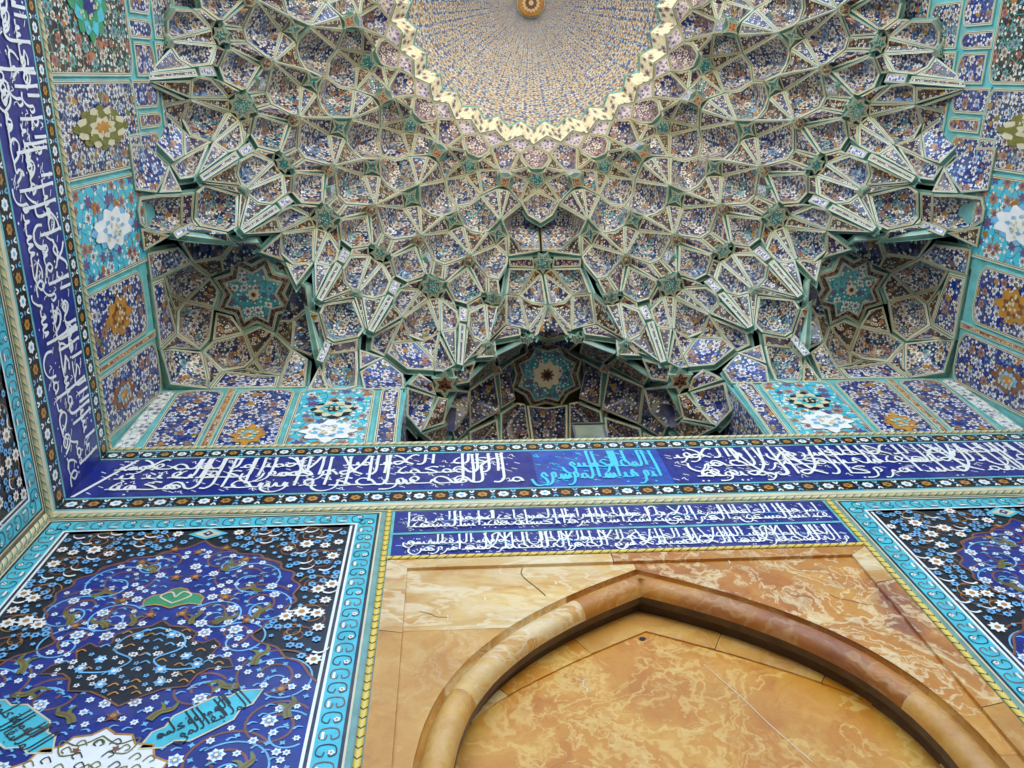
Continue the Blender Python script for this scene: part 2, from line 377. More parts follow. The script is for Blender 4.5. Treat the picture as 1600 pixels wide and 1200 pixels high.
    for t in tl:
        ta = arc(t)
        prof = D*(1-t**2.0); row = []; ur = []
        for q, hh in seg:
            s2 = cc.lerp(q, t)
            p = at(s2, hh*t+hc*(1-t)) - nor*prof*(1-up*.3) + (Vector((0, 0, 1))*prof*up if depth > .1 else Vector())
            row.append(p); s3 = cc.lerp(q, ta); ur.append((s3.x+us, s3.y+us*.61))
        rows.append(row); uvr.append(ur)
    mb.grid(rows, fillm, uvr, closed=True)
    mb.poly(rows[-1], fillm, uvr[-1])
    po = mb.build(name, parent, smooth=abs(depth) > .04)
    fo = fr.build('tile_frame', po)
    return po

# ------------------------------------------------------------------ vault geometry (polar survey about the dome axis)
OY = -1.35
def tz(t): return 3.175+.17*(t-3)
def pl(a, r, t): return (-r*math.cos(R_(a)), OY+r*math.sin(R_(a)), tz(t))
FACES = []    # kind, points, options
def F(kind, pts, **o): FACES.append((kind, pts, o))
def star_pts(cx, cy, z, Rr, k, inner, ang, tilt=None):
    out = []
    for i in range(2*k):
        r = Rr if i % 2 == 0 else Rr*inner
        a = ang+math.pi*i/k; out.append((cx+r*math.cos(a), cy+r*math.sin(a), z))
    return out
E_ax = [0, 22.5, 45, 67.5, 90]; O_ax = [11.25, 33.75, 56.25, 78.75]
for kx in range(8):      # lozenges under the ring
    a = 11.25*kx
    F('diamond', [pl(a, .638, 8), pl(a+5.62, .602, 8), pl(a+11.25, .638, 8), pl(a+5.62, .678, 7.72)])
for e in E_ax:
    lo, hi = (e > 0), (e < 90)
    F('purple', [pl(e, .638, 8), pl(e+5.62, .678, 7.72), pl(e+5.1, .695, 7.25), pl(e+3, .72, 7.05), pl(e+1.9, .728, 7), pl(e-1.9, .728, 7), pl(e-3, .72, 7.05), pl(e-5.1, .695, 7.25), pl(e-5.62, .678, 7.72)])
    for s in (1, -1):
        if (s > 0 and not hi) or (s < 0 and not lo): continue
        B = pl(e+s*9.15, .745, 6.7)
        F('kite', [pl(e+s*5.62, .678, 7.72), B, pl(e+s*3, .722, 7.05), pl(e+s*5.1, .695, 7.25)])
        F('kite2', [pl(e+s*1.95, .741, 7), pl(e+s*3, .724, 7.05), B, pl(e+s*3.15, .781, 7)])
        F('shell2', [pl(e+s*3.15, .781, 7), B, pl(e+s*9.15, .75, 6.1), pl(e+s*9.65, .803, 6), pl(e+s*5.62, .857, 6.05)])
        F('kite', [pl(e, .82, 7), pl(e+s*3.15, .781, 7), pl(e+s*5.62, .857, 6.05)])
    F('star', [pl(e, .82, 7), pl(e+1.4, .79, 7), pl(e+3.1, .781, 7), pl(e+1.9, .762, 7), pl(e+1.95, .741, 7), pl(e, .75, 7), pl(e-1.95, .741, 7), pl(e-1.9, .762, 7), pl(e-3.1, .781, 7), pl(e-1.4, .79, 7)], fw=.03)
    F('shell', [pl(e, .82, 7), pl(e+5.62, .857, 6.05), pl(e+3.4, .905, 5.95), pl(e, .932, 5.8), pl(e-3.4, .905, 5.95), pl(e-5.62, .857, 6.05)])
for o in O_ax:
    F('shell', [pl(o, .638, 8), pl(o+5.62, .678, 7.72), pl(o+2.1, .745, 6.7), pl(o-2.1, .745, 6.7), pl(o-5.62, .678, 7.72)], fill='wallblue')
    F('strip', [pl(o+2.1, .745, 6.7), pl(o-2.1, .745, 6.7), pl(o-2.1, .748, 6.08), pl(o+2.1, .748, 6.08)], fw=.03)
    F('orange', [pl(o+2.1, .749, 6), pl(o+.4, .762, 6), pl(o-.4, .762, 6), pl(o-2.1, .749, 6), pl(o-1.45, .77, 6), pl(o-1.3, .787, 6), pl(o-1.6, .806, 6), pl(o-.3, .797, 6), pl(o+.3, .797, 6), pl(o+1.6, .806, 6), pl(o+1.3, .787, 6), pl(o+1.45, .77, 6)], fw=.035)
    Fn = pl(o, .912, 5)
    F('kite', [pl(o-1.65, .812, 6), pl(o+1.65, .812, 6), Fn])
    for s in (1, -1):
        e = o+s*11.25
        F('kite2', [pl(o+s*5.62, .859, 6.03), pl(o+s*1.7, .812, 6), Fn])
        if abs(e-90) < .1:
            F('shell', [pl(84.4, .859, 6.03), Fn, pl(81, .968, 5), pl(82.4, .985, 5.1), (-.086, -.318, 3.585), (-.004, -.305, 3.61), (-.004, -.425, 3.735), (-.05, -.432, 3.722)])
        else:
            F('shell' if s > 0 else 'shell2', [pl(o+s*5.62, .859, 6.03), Fn, pl(o+s*2.25, .968, 5), pl(o+s*3.6, .984, 5), pl(e-s*5.2, .988, 5), pl(e-s*2.7, .979, 5), pl(e, .936, 5.02), pl(e, .932, 5.78), pl(e-s*3.2, .907, 5.93)])
for s0 in range(0, 8):
    a = 11.25*s0
    F('star', [pl(a, 1.014, 5), pl(a+.65, .984, 5), pl(a+2.5, .975, 5), pl(a+.75, .962, 5), pl(a, .932, 5), pl(a-.75, .962, 5), pl(a-2.5, .975, 5), pl(a-.65, .984, 5)], fw=.03)
    # tier four shells
    r_side = pl(a+5.62, 1.052, 4) if s0 < 7 else (-.150, -.309, 3.466)
    r_rim = pl(a+4.7, 1.068, 4) if s0 < 7 else (-.156, -.290, 3.42)
    F('shell' if s0 % 2 else 'shell2', [pl(a, 1.018, 5), r_side, r_rim, pl(a+1.15, 1.122, 4), pl(a-1.15, 1.122, 4), pl(a-4.7, 1.068, 4), pl(a-5.62, 1.052, 4)])
    F('kite', [pl(a+1.15, 1.124, 4), pl(a-1.15, 1.124, 4), pl(a-1.2, 1.143, 3.05), pl(a+1.2, 1.143, 3.05)])
    if s0 < 7:
        m = a+5.62; Sn = pl(m, 1.052, 4); b2 = a+11.25
        F('kite2', [pl(a, 1.018, 5), pl(a+2.6, .98, 5), Sn])
        F('kite2', [pl(b2-2.4, .972, 5), pl(b2, 1.018, 5), Sn])
        F('kite', [pl(a+2.65, .981, 5), pl(m-.4, .99, 4.97), pl(b2-3.6, .986, 5), pl(b2-2.4, .973, 5), Sn])
        F('boss', [pl(m+1.2*math.sin(R_(45*i+22)), 1.077+.022*math.cos(R_(45*i+22)), 4) for i in range(8)], fw=.03)
        F('shell' if s0 % 2 else 'shell2', [pl(m, 1.098, 4), pl(m+3.45, 1.146, 3.05), pl(m+3.3, 1.162, 3), pl(m+1.15, 1.206, 3), pl(m-1.15, 1.206, 3), pl(m-3.3, 1.162, 3), pl(m-3.45, 1.146, 3.05)])
    for s in (1, -1):
        if (s0 == 7 and s > 0): continue
        m = a+s*5.62
        F('kite2', [pl(a+s*4.9, 1.07, 4), pl(a+s*1.15, 1.124, 4), pl(a+s*1.3, 1.143, 3.05), pl(a+s*2.1, 1.15, 3.05), pl(m-s*.5, 1.098, 4)])
    if s0 % 2 == 0:
        cx, cy, cz = pl(a, 1.184, 3)
        F('star', star_pts(cx, cy, cz, .046, 8, .66, math.pi-R_(a)), fw=.035)
        F('strip', [pl(a-1.5, 1.118, 4.02), pl(a-3.0, 1.095, 4.02), pl(a-3.1, 1.105, 3.55), pl(a-1.6, 1.13, 3.55)], fw=.03)
    else:
        cx, cy, cz = pl(a, 1.163, 3)
        F('star', star_pts(cx, cy, cz, .031, 6, .62, math.pi-R_(a)), fw=.03)
# tier three to two: deep niches under the large stars, paired cells under the small ones
def foot(a): return pl(a, 1.342, 1.02)
for e in (22.5, 45, 67.5):
    tip = pl(e, 1.232, 3)
    F('shell2', [tip, pl(e+3.25, 1.29, 2), pl(e+2.95, 1.306, 2), pl(e+1.15, 1.347, 2), pl(e-1.15, 1.347, 2), pl(e-2.95, 1.306, 2), pl(e-3.25, 1.29, 2)])
    for s in (1, -1):
        cn = pl(e+s*1.9, 1.214, 3); SR = pl(e+s*3.25, 1.29, 2)
        F('kite', [tip, cn, SR])
        F('shell', [cn, pl(e+s*5.3, 1.225, 2.6), pl(e+s*5.85, 1.237, 2.1), pl(e+s*5.6, 1.263, 2), SR])
        F('kite2', [pl(e+s*2.25, 1.168, 3), pl(e+s*4.45, 1.207, 3), pl(e+s*5.3, 1.225, 2.6), cn])
        F('strip', [pl(e+s*5.45, 1.214, 2.8), pl(e+s*7.1, 1.214, 2.8), pl(e+s*7.1, 1.236, 2.2), pl(e+s*5.7, 1.24, 2.2)], fw=.03)
        F('kite2', [pl(e+s*5.75, 1.243, 2.1), pl(e+s*7.0, 1.243, 2.1), pl(e+s*7.5, 1.342, 1.05), pl(e+s*6.5, 1.342, 1.05)], fw=.04)
        F('kite', [SR, pl(e+s*5.6, 1.264, 2), pl(e+s*6.4, 1.342, 1.05)])
        F('kite2', [pl(e+s*1.15, 1.348, 2), SR, pl(e+s*3.38, 1.372, 1.5), pl(e, 1.357, 2)])
for o in O_ax:
    tp = pl(o, 1.193, 3); Z = pl(o, 1.28, 2)
    for s in (1, -1):
        if o > 70 and s > 0: continue
        kc = pl(o+s*1.25, 1.187, 3)
        F('shell', [kc, Z, pl(o+s*.9, 1.29, 2), pl(o+s*2.6, 1.279, 2), pl(o+s*4.1, 1.248, 2.05), pl(o+s*4.1, 1.218, 2.6)])
        F('kite2', [kc, pl(o+s*2.3, 1.165, 3), pl(o+s*4.45, 1.207, 3), pl(o+s*4.1, 1.218, 2.6)])
        F('kite', [pl(o+s*.9, 1.292, 2), pl(o+s*2.6, 1.281, 2), pl(o+s*4.1, 1.25, 2.05), pl(o+s*3.8, 1.342, 1.1)])
    F('kite', [pl(o-1.25, 1.187, 3), tp, pl(o+1.25, 1.187, 3), Z])
    F('boss', [pl(o+1.0*math.sin(R_(60*i)), 1.30+.018*math.cos(R_(60*i)), 1.9) for i in range(6)], fw=.03, fill='teal')
def m45(p): X, Y = -p[0], p[1]-OY; return (-Y, X+OY, p[2])
LOW = []      # faces of the half next to the back wall; reflected over the diagonal for the half next to the side wall
def G(kind, pts, **o): LOW.append((kind, pts, o))
e = 67.5; o = 56.25
G('flat', [pl(e, 1.357, 2), pl(e+3.35, 1.372, 1.5), pl(e+3.6, 1.384, 1), pl(e, 1.41, 1), pl(e-3.6, 1.384, 1), pl(e-3.35, 1.372, 1.5)], depth=.12)
G('shell', [pl(e+3.25, 1.30, 1.95), pl(e+6.4, 1.345, 1.05), pl(e+4.9, 1.378, 1), pl(e+3.65, 1.386, 1), pl(e+3.4, 1.374, 1.5)])
G('shell', [pl(e-3.25, 1.30, 1.95), pl(e-6.5, 1.36, 1.2), pl(e-5.8, 1.398, 1), pl(e-3.65, 1.40, 1), pl(e-3.4, 1.376, 1.5)])
G('shell2', [pl(o, 1.31, 1.9), pl(o+3.5, 1.352, 1.2), pl(o+3.2, 1.378, 1), pl(o+.6, 1.436, 1), pl(o-.6, 1.436, 1), pl(o-3.2, 1.378, 1), pl(o-3.5, 1.352, 1.2)])
for s in (1, -1): G('kite', [pl(o, 1.305, 1.9), pl(o+s*.9, 1.294, 1.98), pl(o+s*3.75, 1.345, 1.1), pl(o+s*3.5, 1.352, 1.2)])
G('flat', [(-.626, -.09, 2.84), (-.550, -.05, 2.775), (-.540, -.046, 2.640), (-.672, -.046, 2.640), (-.692, -.075, 2.735)])
G('shell2', [(-.803, -.113, 2.818), (-.704, -.126, 2.818), (-.696, -.08, 2.735), (-.694, -.05, 2.657), (-.73, -.046, 2.636), (-.77, -.046, 2.636), (-.812, -.055, 2.70), (-.815, -.10, 2.74)])
G('kite2', [(-.615, -.09, 2.835), (-.70, -.125, 2.825), (-.693, -.08, 2.742)])
G('kite', [(-.822, -.10, 2.74), (-.781, -.046, 2.640), (-.853, -.046, 2.640)])
G('strip', [(-.812, -.161, 2.812), (-.790, -.15, 2.80), (-.806, -.115, 2.71), (-.828, -.127, 2.706)], fw=.03)
# corner squinch: half of it, the other half is its reflection
cz = 2.978
k1, k2, k3, k4, k5 = (-1.206, -.218, 2.985), (-1.107, -.151, 2.945), (-1.003, -.143, 2.969), (-1.08, -.056, 2.939), (-1.208, -.135, 2.908)
k8, k9, k10, k11 = (-.923, -.128, 2.827), (-.953, -.057, 2.753), (-.95, -.046, 2.665), (-1.156, -.06, 2.799)
Ip, Kp = (-1.223, -.122, 2.826), (-1.171, -.046, 2.665)
G('shell2', [k5, k2, k4, (-1.096, -.050, 2.865), k11, Ip])
G('kite', [k2, (-1.055, -.17, 2.968), k3, k4])
G('shell2', [k4, k3, k8, k9, (-1.02, -.05, 2.80)], depth=.2)
G('kite', [k3, (-.985, -.19, 2.975), (-.93, -.20, 2.93), k8])
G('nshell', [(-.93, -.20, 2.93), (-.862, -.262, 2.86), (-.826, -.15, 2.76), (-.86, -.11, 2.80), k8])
G('flat', [k9, k8, (-.868, -.10, 2.80), (-.862, -.047, 2.665), k10], fill='blue')
G('panel', [k11, (-1.05, -.05, 2.795), k9, k10, Kp], fw=.07)
CORNER = [('flat', [Ip, (-1.19, -.05, 2.745), Kp, (-1.285, -.066, 2.66), (-1.304, -.179, 2.665), (-1.30, -.16, 2.745)], dict(depth=.2, fill='blue2')),
          ('kite', [k1, (-1.15, -.205, 2.975), k2, k5], {})]
SQSTAR = star_pts(-1.068, -.282, cz, .112, 8, .70, R_(45+22.5)); SQBORD = star_pts(-1.068, -.282, cz+.004, .150, 8, .72, R_(45+22.5))
# cells in the shade-coloured niche tile, between star and the lip above it
for sw in (0,):
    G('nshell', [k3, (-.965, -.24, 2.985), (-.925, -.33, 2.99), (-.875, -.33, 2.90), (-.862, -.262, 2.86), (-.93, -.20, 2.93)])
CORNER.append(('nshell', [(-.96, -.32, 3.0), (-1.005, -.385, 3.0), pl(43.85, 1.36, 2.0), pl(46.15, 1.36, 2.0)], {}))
# the middle bay over the window niche
c_top = (0, -.149, 3.321); hl = (-.109, -.164, 3.404); lt = (-.084, -.069, 3.223); ft = (-.150, -.305, 3.462)
F('star', star_pts(0, -.272, 3.53, .044, 7, .6, R_(90)), fw=.03)
F('kite', [pl(81, .969, 5), (-.086, -.320, 3.575), (-.012, -.312, 3.57), (-.148, -.313, 3.47)])
F('kite2', [pl(80.9, .972, 5), pl(78.75, 1.018, 5), (-.152, -.312, 3.468)])
F('kite2', [ft, (-.042, -.296, 3.528), (-.036, -.252, 3.522), (-.147, -.272, 3.45)])
F('shell2', [(-.036, -.250, 3.522), (-.147, -.270, 3.45), (-.172, -.195, 3.30), hl])
F('kite', [(-.036, -.250, 3.522), (-.003, -.225, 3.54), hl])
F('shell', [(-.003, -.225, 3.54), hl, (-.064, -.155, 3.322), (-.003, -.149, 3.325)])
F('kite', [hl, (-.064, -.156, 3.322), (-.004, -.148, 3.320), lt])
F('shell', [(-.172, -.195, 3.30), hl, lt, (-.12, -.09, 3.19), (-.176, -.10, 3.20)])
F('kite2', [c_top, lt, (-.067, -.060, 3.17)], fw=.05)
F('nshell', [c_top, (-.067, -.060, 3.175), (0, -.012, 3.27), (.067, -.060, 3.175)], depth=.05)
F('kite', [pl(78.75, 1.193, 3), pl(80, 1.187, 3), (-.172, -.195, 3.29), (-.176, -.10, 3.20), pl(78.75, 1.28, 2)])
F('kite2', [pl(79.0, 1.285, 2), (-.176, -.098, 3.195), (-.12, -.088, 3.185), (-.122, -.075, 3.14), (-.22, -.082, 3.06)])
F('star', star_pts(-.097, -.052, 3.152, .024, 6, .55, R_(20)), fw=.03)
F('star', star_pts(-.25, -.045, 2.982, .028, 4, .6, R_(15)), fw=.03)
F('kite', [pl(78.4, 1.29, 2), (-.225, -.083, 3.05), (-.222, -.040, 2.985), (-.30, -.05, 2.94)])
F('kite2', [pl(78.2, 1.295, 1.98), (-.29, -.055, 2.965), pl(73.9, 1.345, 1.05), pl(74.6, 1.30, 1.7), pl(76.2, 1.285, 2)])
F('shell2', [pl(73.4, 1.36, 1.0), (-.30, -.045, 2.93), (-.325, .02, 2.88), (-.375, .01, 2.82)])
# deep window niche
F('darkstar', star_pts(-.412, .0, 2.80, .052, 6, .58, R_(30)), fw=.05)
F('kite2', [(-.535, -.04, 2.70), (-.50, -.035, 2.83), (-.455, -.01, 2.805), (-.44, .035, 2.79)])
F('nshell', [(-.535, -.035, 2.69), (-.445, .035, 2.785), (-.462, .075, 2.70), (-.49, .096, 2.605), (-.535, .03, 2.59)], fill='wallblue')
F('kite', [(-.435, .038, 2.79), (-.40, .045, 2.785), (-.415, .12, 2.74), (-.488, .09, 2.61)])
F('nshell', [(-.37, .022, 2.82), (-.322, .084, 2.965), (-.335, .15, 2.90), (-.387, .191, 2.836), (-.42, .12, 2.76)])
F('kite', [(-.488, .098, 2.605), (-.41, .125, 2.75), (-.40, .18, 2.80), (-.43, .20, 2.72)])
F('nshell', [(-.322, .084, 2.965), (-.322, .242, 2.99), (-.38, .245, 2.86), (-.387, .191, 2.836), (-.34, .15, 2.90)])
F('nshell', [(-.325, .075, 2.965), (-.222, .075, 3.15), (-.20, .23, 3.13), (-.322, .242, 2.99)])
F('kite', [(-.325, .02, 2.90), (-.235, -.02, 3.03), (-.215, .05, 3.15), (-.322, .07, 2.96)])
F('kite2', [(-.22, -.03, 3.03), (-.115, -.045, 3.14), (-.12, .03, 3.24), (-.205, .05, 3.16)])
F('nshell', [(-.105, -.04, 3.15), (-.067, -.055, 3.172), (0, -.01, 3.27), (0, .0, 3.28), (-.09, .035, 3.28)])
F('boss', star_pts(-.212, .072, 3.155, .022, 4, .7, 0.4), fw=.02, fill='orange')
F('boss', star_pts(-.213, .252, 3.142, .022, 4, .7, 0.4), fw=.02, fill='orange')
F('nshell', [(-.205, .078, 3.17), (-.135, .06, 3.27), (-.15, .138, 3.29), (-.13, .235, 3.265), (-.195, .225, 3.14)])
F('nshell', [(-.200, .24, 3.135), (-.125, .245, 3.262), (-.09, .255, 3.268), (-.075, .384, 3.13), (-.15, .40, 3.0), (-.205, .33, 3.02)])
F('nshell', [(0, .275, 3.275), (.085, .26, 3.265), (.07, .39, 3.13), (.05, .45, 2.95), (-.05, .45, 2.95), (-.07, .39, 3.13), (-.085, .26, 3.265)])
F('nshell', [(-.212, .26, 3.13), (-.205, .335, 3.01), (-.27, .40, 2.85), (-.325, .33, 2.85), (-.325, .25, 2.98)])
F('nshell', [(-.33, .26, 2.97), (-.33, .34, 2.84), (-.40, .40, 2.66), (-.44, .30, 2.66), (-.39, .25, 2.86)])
F('kite', [(-.43, .21, 2.71), (-.39, .20, 2.82), (-.40, .25, 2.84), (-.45, .30, 2.65)])
NSTAR = star_pts(0, .138, 3.296, .128, 8, .80, R_(22.5)); NBORD = star_pts(0, .138, 3.300, .158, 8, .82, R_(22.5))
for kd, pts, op in LOW:
    op.setdefault('flange', .03 if kd != 'strip' else .0); op.setdefault('side', .07 if kd != 'strip' else .02)
    F(kd, pts, **op); F(kd, [m45(p) for p in pts], **op)
for kd, pts, op in CORNER: op.setdefault('flange', .06); op.setdefault('side', .14); F(kd, pts, **op)
F('black', SQBORD, fw=.05); F('bigstar', [(p[0], p[1], p[2]-.006) for p in SQSTAR], fw=.03)
F('black', NBORD, fw=.04); F('bigstar', [(p[0], p[1], p[2]-.006) for p in NSTAR], fw=.03)

G2 = []
o = 56.25
for kd, pts in (('kite2', [pl(o+3.2, 1.380, .98), pl(o+.6, 1.438, .98), pl(o-.6, 1.438, .98), (-.803, -.111, 2.81), (-.704, -.124, 2.81)]),
                ('kite2', [pl(o-3.2, 1.380, .98), pl(o-.6, 1.438, .98), (-.805, -.111, 2.81), (-.816, -.098, 2.74), (-.828, -.15, 2.755), (-.862, -.262, 2.85)]),
                ('kite', [k11, (-1.096, -.048, 2.86), (-1.03, -.047, 2.805), (-1.05, -.047, 2.797)]),
                ('kite', [(-1.096, -.048, 2.862), k4, (-1.02, -.048, 2.803)]),
                ('kite2', [Ip, k11, Kp, (-1.19, -.05, 2.745)])):
    FACES.append((kd, pts, {})); FACES.append((kd, [m45(p) for p in pts], {}))
vault = thing('muqarnas_vault', 'tiered honeycomb muqarnas vault of floral tile cells above the inscription band', 'vault')
NCELL = 0
for kd, pts, op in FACES:
    cx = sum(p[0] for p in pts)/len(pts); cy = sum(p[1] for p in pts)/len(pts)
    if cx > .004 or max(abs(p[0]) for p in pts) > 1.33: continue
    if kd == 'nshell':
        for kk_, vv_ in NICHE_KW.items(): op.setdefault(kk_, vv_)
    ob = panel(kd, pts, vault, **op); NCELL += 1
    if cx < -.004: mirror_copy(ob, vault)

# plaster bed behind the cells: closes the joints between them
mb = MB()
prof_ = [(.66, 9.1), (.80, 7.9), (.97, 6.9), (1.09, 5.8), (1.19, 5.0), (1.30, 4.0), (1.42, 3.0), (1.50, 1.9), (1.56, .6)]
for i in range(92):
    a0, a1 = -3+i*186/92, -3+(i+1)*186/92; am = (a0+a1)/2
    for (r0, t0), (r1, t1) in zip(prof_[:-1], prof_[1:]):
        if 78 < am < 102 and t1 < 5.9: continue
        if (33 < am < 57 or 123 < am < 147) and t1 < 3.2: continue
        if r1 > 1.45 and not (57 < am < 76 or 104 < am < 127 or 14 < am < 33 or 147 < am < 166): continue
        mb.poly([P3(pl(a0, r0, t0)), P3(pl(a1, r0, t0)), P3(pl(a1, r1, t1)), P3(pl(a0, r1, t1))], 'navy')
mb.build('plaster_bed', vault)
# rosettes in the middle of the three great stars
def rosette(cx, cy, z, r, k, m1, m2, parent, name='star_rosette'):
    mb = MB(); c = P3((cx, cy, z))
    def ring(rr, wob): return [c+Vector((math.cos(2*math.pi*i/(k*6))*rr*S*(1+wob*math.cos(2*math.pi*i/6)), math.sin(2*math.pi*i/(k*6))*rr*S*(1+wob*math.cos(2*math.pi*i/6)), 0)) for i in range(k*6)]
    mb.poly(ring(r, .12), m1); mb.poly([p-Vector((0, 0, .004)) for p in ring(r*.45, .2)], m2); mb.poly([p-Vector((0, 0, .008)) for p in ring(r*.25, .1)], 'black')
    return mb.build(name, parent)
for sx in (-1, 1): rosette(sx*1.068, -.282, cz-.0085, .02, 8, 'creamline', 'rust', vault)
rosette(0, .138, 3.287, .055, 9, 'creamline', 'rust', vault)

# ------------------------------------------------------------------ dome and its zigzag ring
dome = thing('half_dome', 'shallow dome crown of tiny star flowers inside a cream zigzag ring', 'dome')
NR = 64
zz_out = []; zz_in = []
for i in range(NR):
    a = i*5.625
    zz_out.append(pl(a, .638 if i % 2 == 0 else .602, 8)); zz_in.append(pl(a, .572 if i % 2 == 0 else .535, 8.35))
mb = MB()
ro, ri = [P3(p) for p in zz_out], [P3(p) for p in zz_in]
mb.grid([[p+Vector((0, 0, .10)) for p in ro], ro, [p.lerp(q, .06)+Vector((0, 0, -.015)) for p, q in zip(ro, ri)]], 'rib', closed=True)
r1 = [p.lerp(q, .06)+Vector((0, 0, -.015)) for p, q in zip(ro, ri)]; r2 = [p.lerp(q, .9)+Vector((0, 0, -.01)) for p, q in zip(ro, ri)]
uva = [[(i*.6/6.2831*2.4, 0) for i in range(NR)], [(i*.6/6.2831*2.4, .22) for i in range(NR)]]
mb.grid([r1, r2], 'ringtile', uva, closed=True)
mb.grid([r2, ri, [p+Vector((0, 0, .05)) for p in ri]], 'turq', closed=True)
mb.build('zigzag_ring', dome)
mb = MB(); rows = []; uvr = []
for j in range(11):
    t = j/10; row = []; ur = []
    for i in range(129):
        a = i/128*2*math.pi; r = .60*(1-t)+.008*t
        rr = r/.60; z = 4.07+.215*(1-rr**1.9)
        row.append(P3((-r*math.cos(a), OY+.03*t+r*math.sin(a), z)))
        ur.append((a*r*S*.8+ (i*.0), r*S*1.1)) if False else ur.append((a*1.15, 2.6*math.log(.12+rr)))
    rows.append(row); uvr.append(ur)
mb.grid(rows, 'dome', uvr)
mb.build('dome_shell', dome, smooth=True)
mb = MB(); cA = P3((0, OY+.03, 4.262))
def circ(r, z, k=48, wob=0): return [cA+Vector((math.cos(2*math.pi*i/k)*r*(1+wob*(i % 2)), math.sin(2*math.pi*i/k)*r*(1+wob*(i % 2)), z)) for i in range(k)]
mb.grid([circ(.26, .02), circ(.24, -.01)], 'creamline', closed=True); mb.poly(circ(.24, -.01, 48, -.12), 'ochre'); mb.poly(circ(.17, -.014, 32, -.2), 'creamline'); mb.poly(circ(.12, -.018, 24, -.2), 'rust'); mb.poly(circ(.05, -.022, 16, -.2), 'creamline')
mb.build('crown_medallion', dome)
# ------------------------------------------------------------------ wall planes
class Plane:
    """local wall coordinates: s to the right, t up (survey units), h out of the wall (survey units)"""
    def __init__(s, kind): s.k = kind
    def __call__(s, a, t, h=0.0):
        if s.k == 'back': return P3((a, -.010-h, t))
        if s.k == 'left': return P3((-1.343+h, a, t))
        return P3((1.343-h, -a, t))
BACK, LEFT, RIGHT = Plane('back'), Plane('left'), Plane('right')
L1 = .0009      # one layer of inlay, about 4 mm
def quad(mb, pln, s0, s1, t0, t1, h, m, uvs=1.0, off=0):
    mb.poly([pln(s0, t0, h), pln(s1, t0, h), pln(s1, t1, h), pln(s0, t1, h)], m, [(s0*S*uvs+off, t0*S*uvs), (s1*S*uvs+off, t0*S*uvs), (s1*S*uvs+off, t1*S*uvs), (s0*S*uvs+off, t1*S*uvs)])
def rope(name, pln, p0, p1, wd, parent, m='rope', period=.022):
    """half round moulding between two points of a wall, twisted stripes from its uv"""
    a, b = Vector(p0), Vector(p1); d = (b-a); L = d.length; d.normalize(); nrm = Vector((-d.y, d.x))
    n = max(2, int(L/.05)); rows = []; uvr = []
    for i in range(n+1):
        c = a.lerp(b, i/n); row = []; ur = []
        for j in range(7):
            th = math.pi*j/6; q = c+nrm*(math.cos(th)*wd/2)
            row.append(pln(q.x, q.y, .001+math.sin(th)*wd*.42)); ur.append((i/n*L/period, j/6))
        rows.append(row); uvr.append(ur)
    mb = MB(); mb.grid(rows, m, uvr); return mb.build(name, parent, smooth=True)
def ribbon(mb, pln, pts, wd, h, m, nib=None, taper=.0):
    n = len(pts)
    if n < 2: return
    L, Rr = [], []
    for i in range(n):
        a = Vector(pts[max(0, i-1)]); b = Vector(pts[min(n-1, i+1)]); d = b-a
        if d.length < 1e-9: d = Vector((1, 0))
        d.normalize(); nr = Vector((-d.y, d.x)); ww = wd
        if nib is not None: ww = wd*(.5+.5*abs(math.sin(math.atan2(d.y, d.x)-nib)))
        if taper: ww *= 1-taper*(i/(n-1))**2
        p = Vector(pts[i]); L.append(p+nr*ww/2); Rr.append(p-nr*ww/2)
    mb.grid([[pln(q.x, q.y, h+i*L1*.006) for i, q in enumerate(L)], [pln(q.x, q.y, h+i*L1*.006) for i, q in enumerate(Rr)]], m)
def smooth_pts(pts, k=4):
    if len(pts) < 3: return [Vector(p) for p in pts]
    out = []; P = [Vector(p) for p in pts]; n = len(P)
    for i in range(n-1):
        p0, p1, p2, p3 = P[max(0, i-1)], P[i], P[i+1], P[min(n-1, i+2)]
        for j in range(k):
            t = j/k
            out.append(.5*((2*p1)+(p2-p0)*t+(2*p0-5*p1+4*p2-p3)*t*t+(3*p1-p0-3*p2+p3)*t**3))
    out.append(P[-1]); return out
def blossom(mb, pln, s, t, r, k, h, m, core=None, rot=0.0, wob=.3, asp=1.0):
    pts = []
    for i in range(k*2):
        rr = r*(1 if i % 2 == 0 else 1-wob); a = rot+math.pi*i/k; pts.append(pln(s+math.cos(a)*rr, t+math.sin(a)*rr*asp, h))
    mb.poly(pts, m)
    if core: mb.poly([pln(s+math.cos(2*math.pi*i/6)*r*.36, t+math.sin(2*math.pi*i/6)*r*.36*asp, h+L1*.6) for i in range(6)], core)

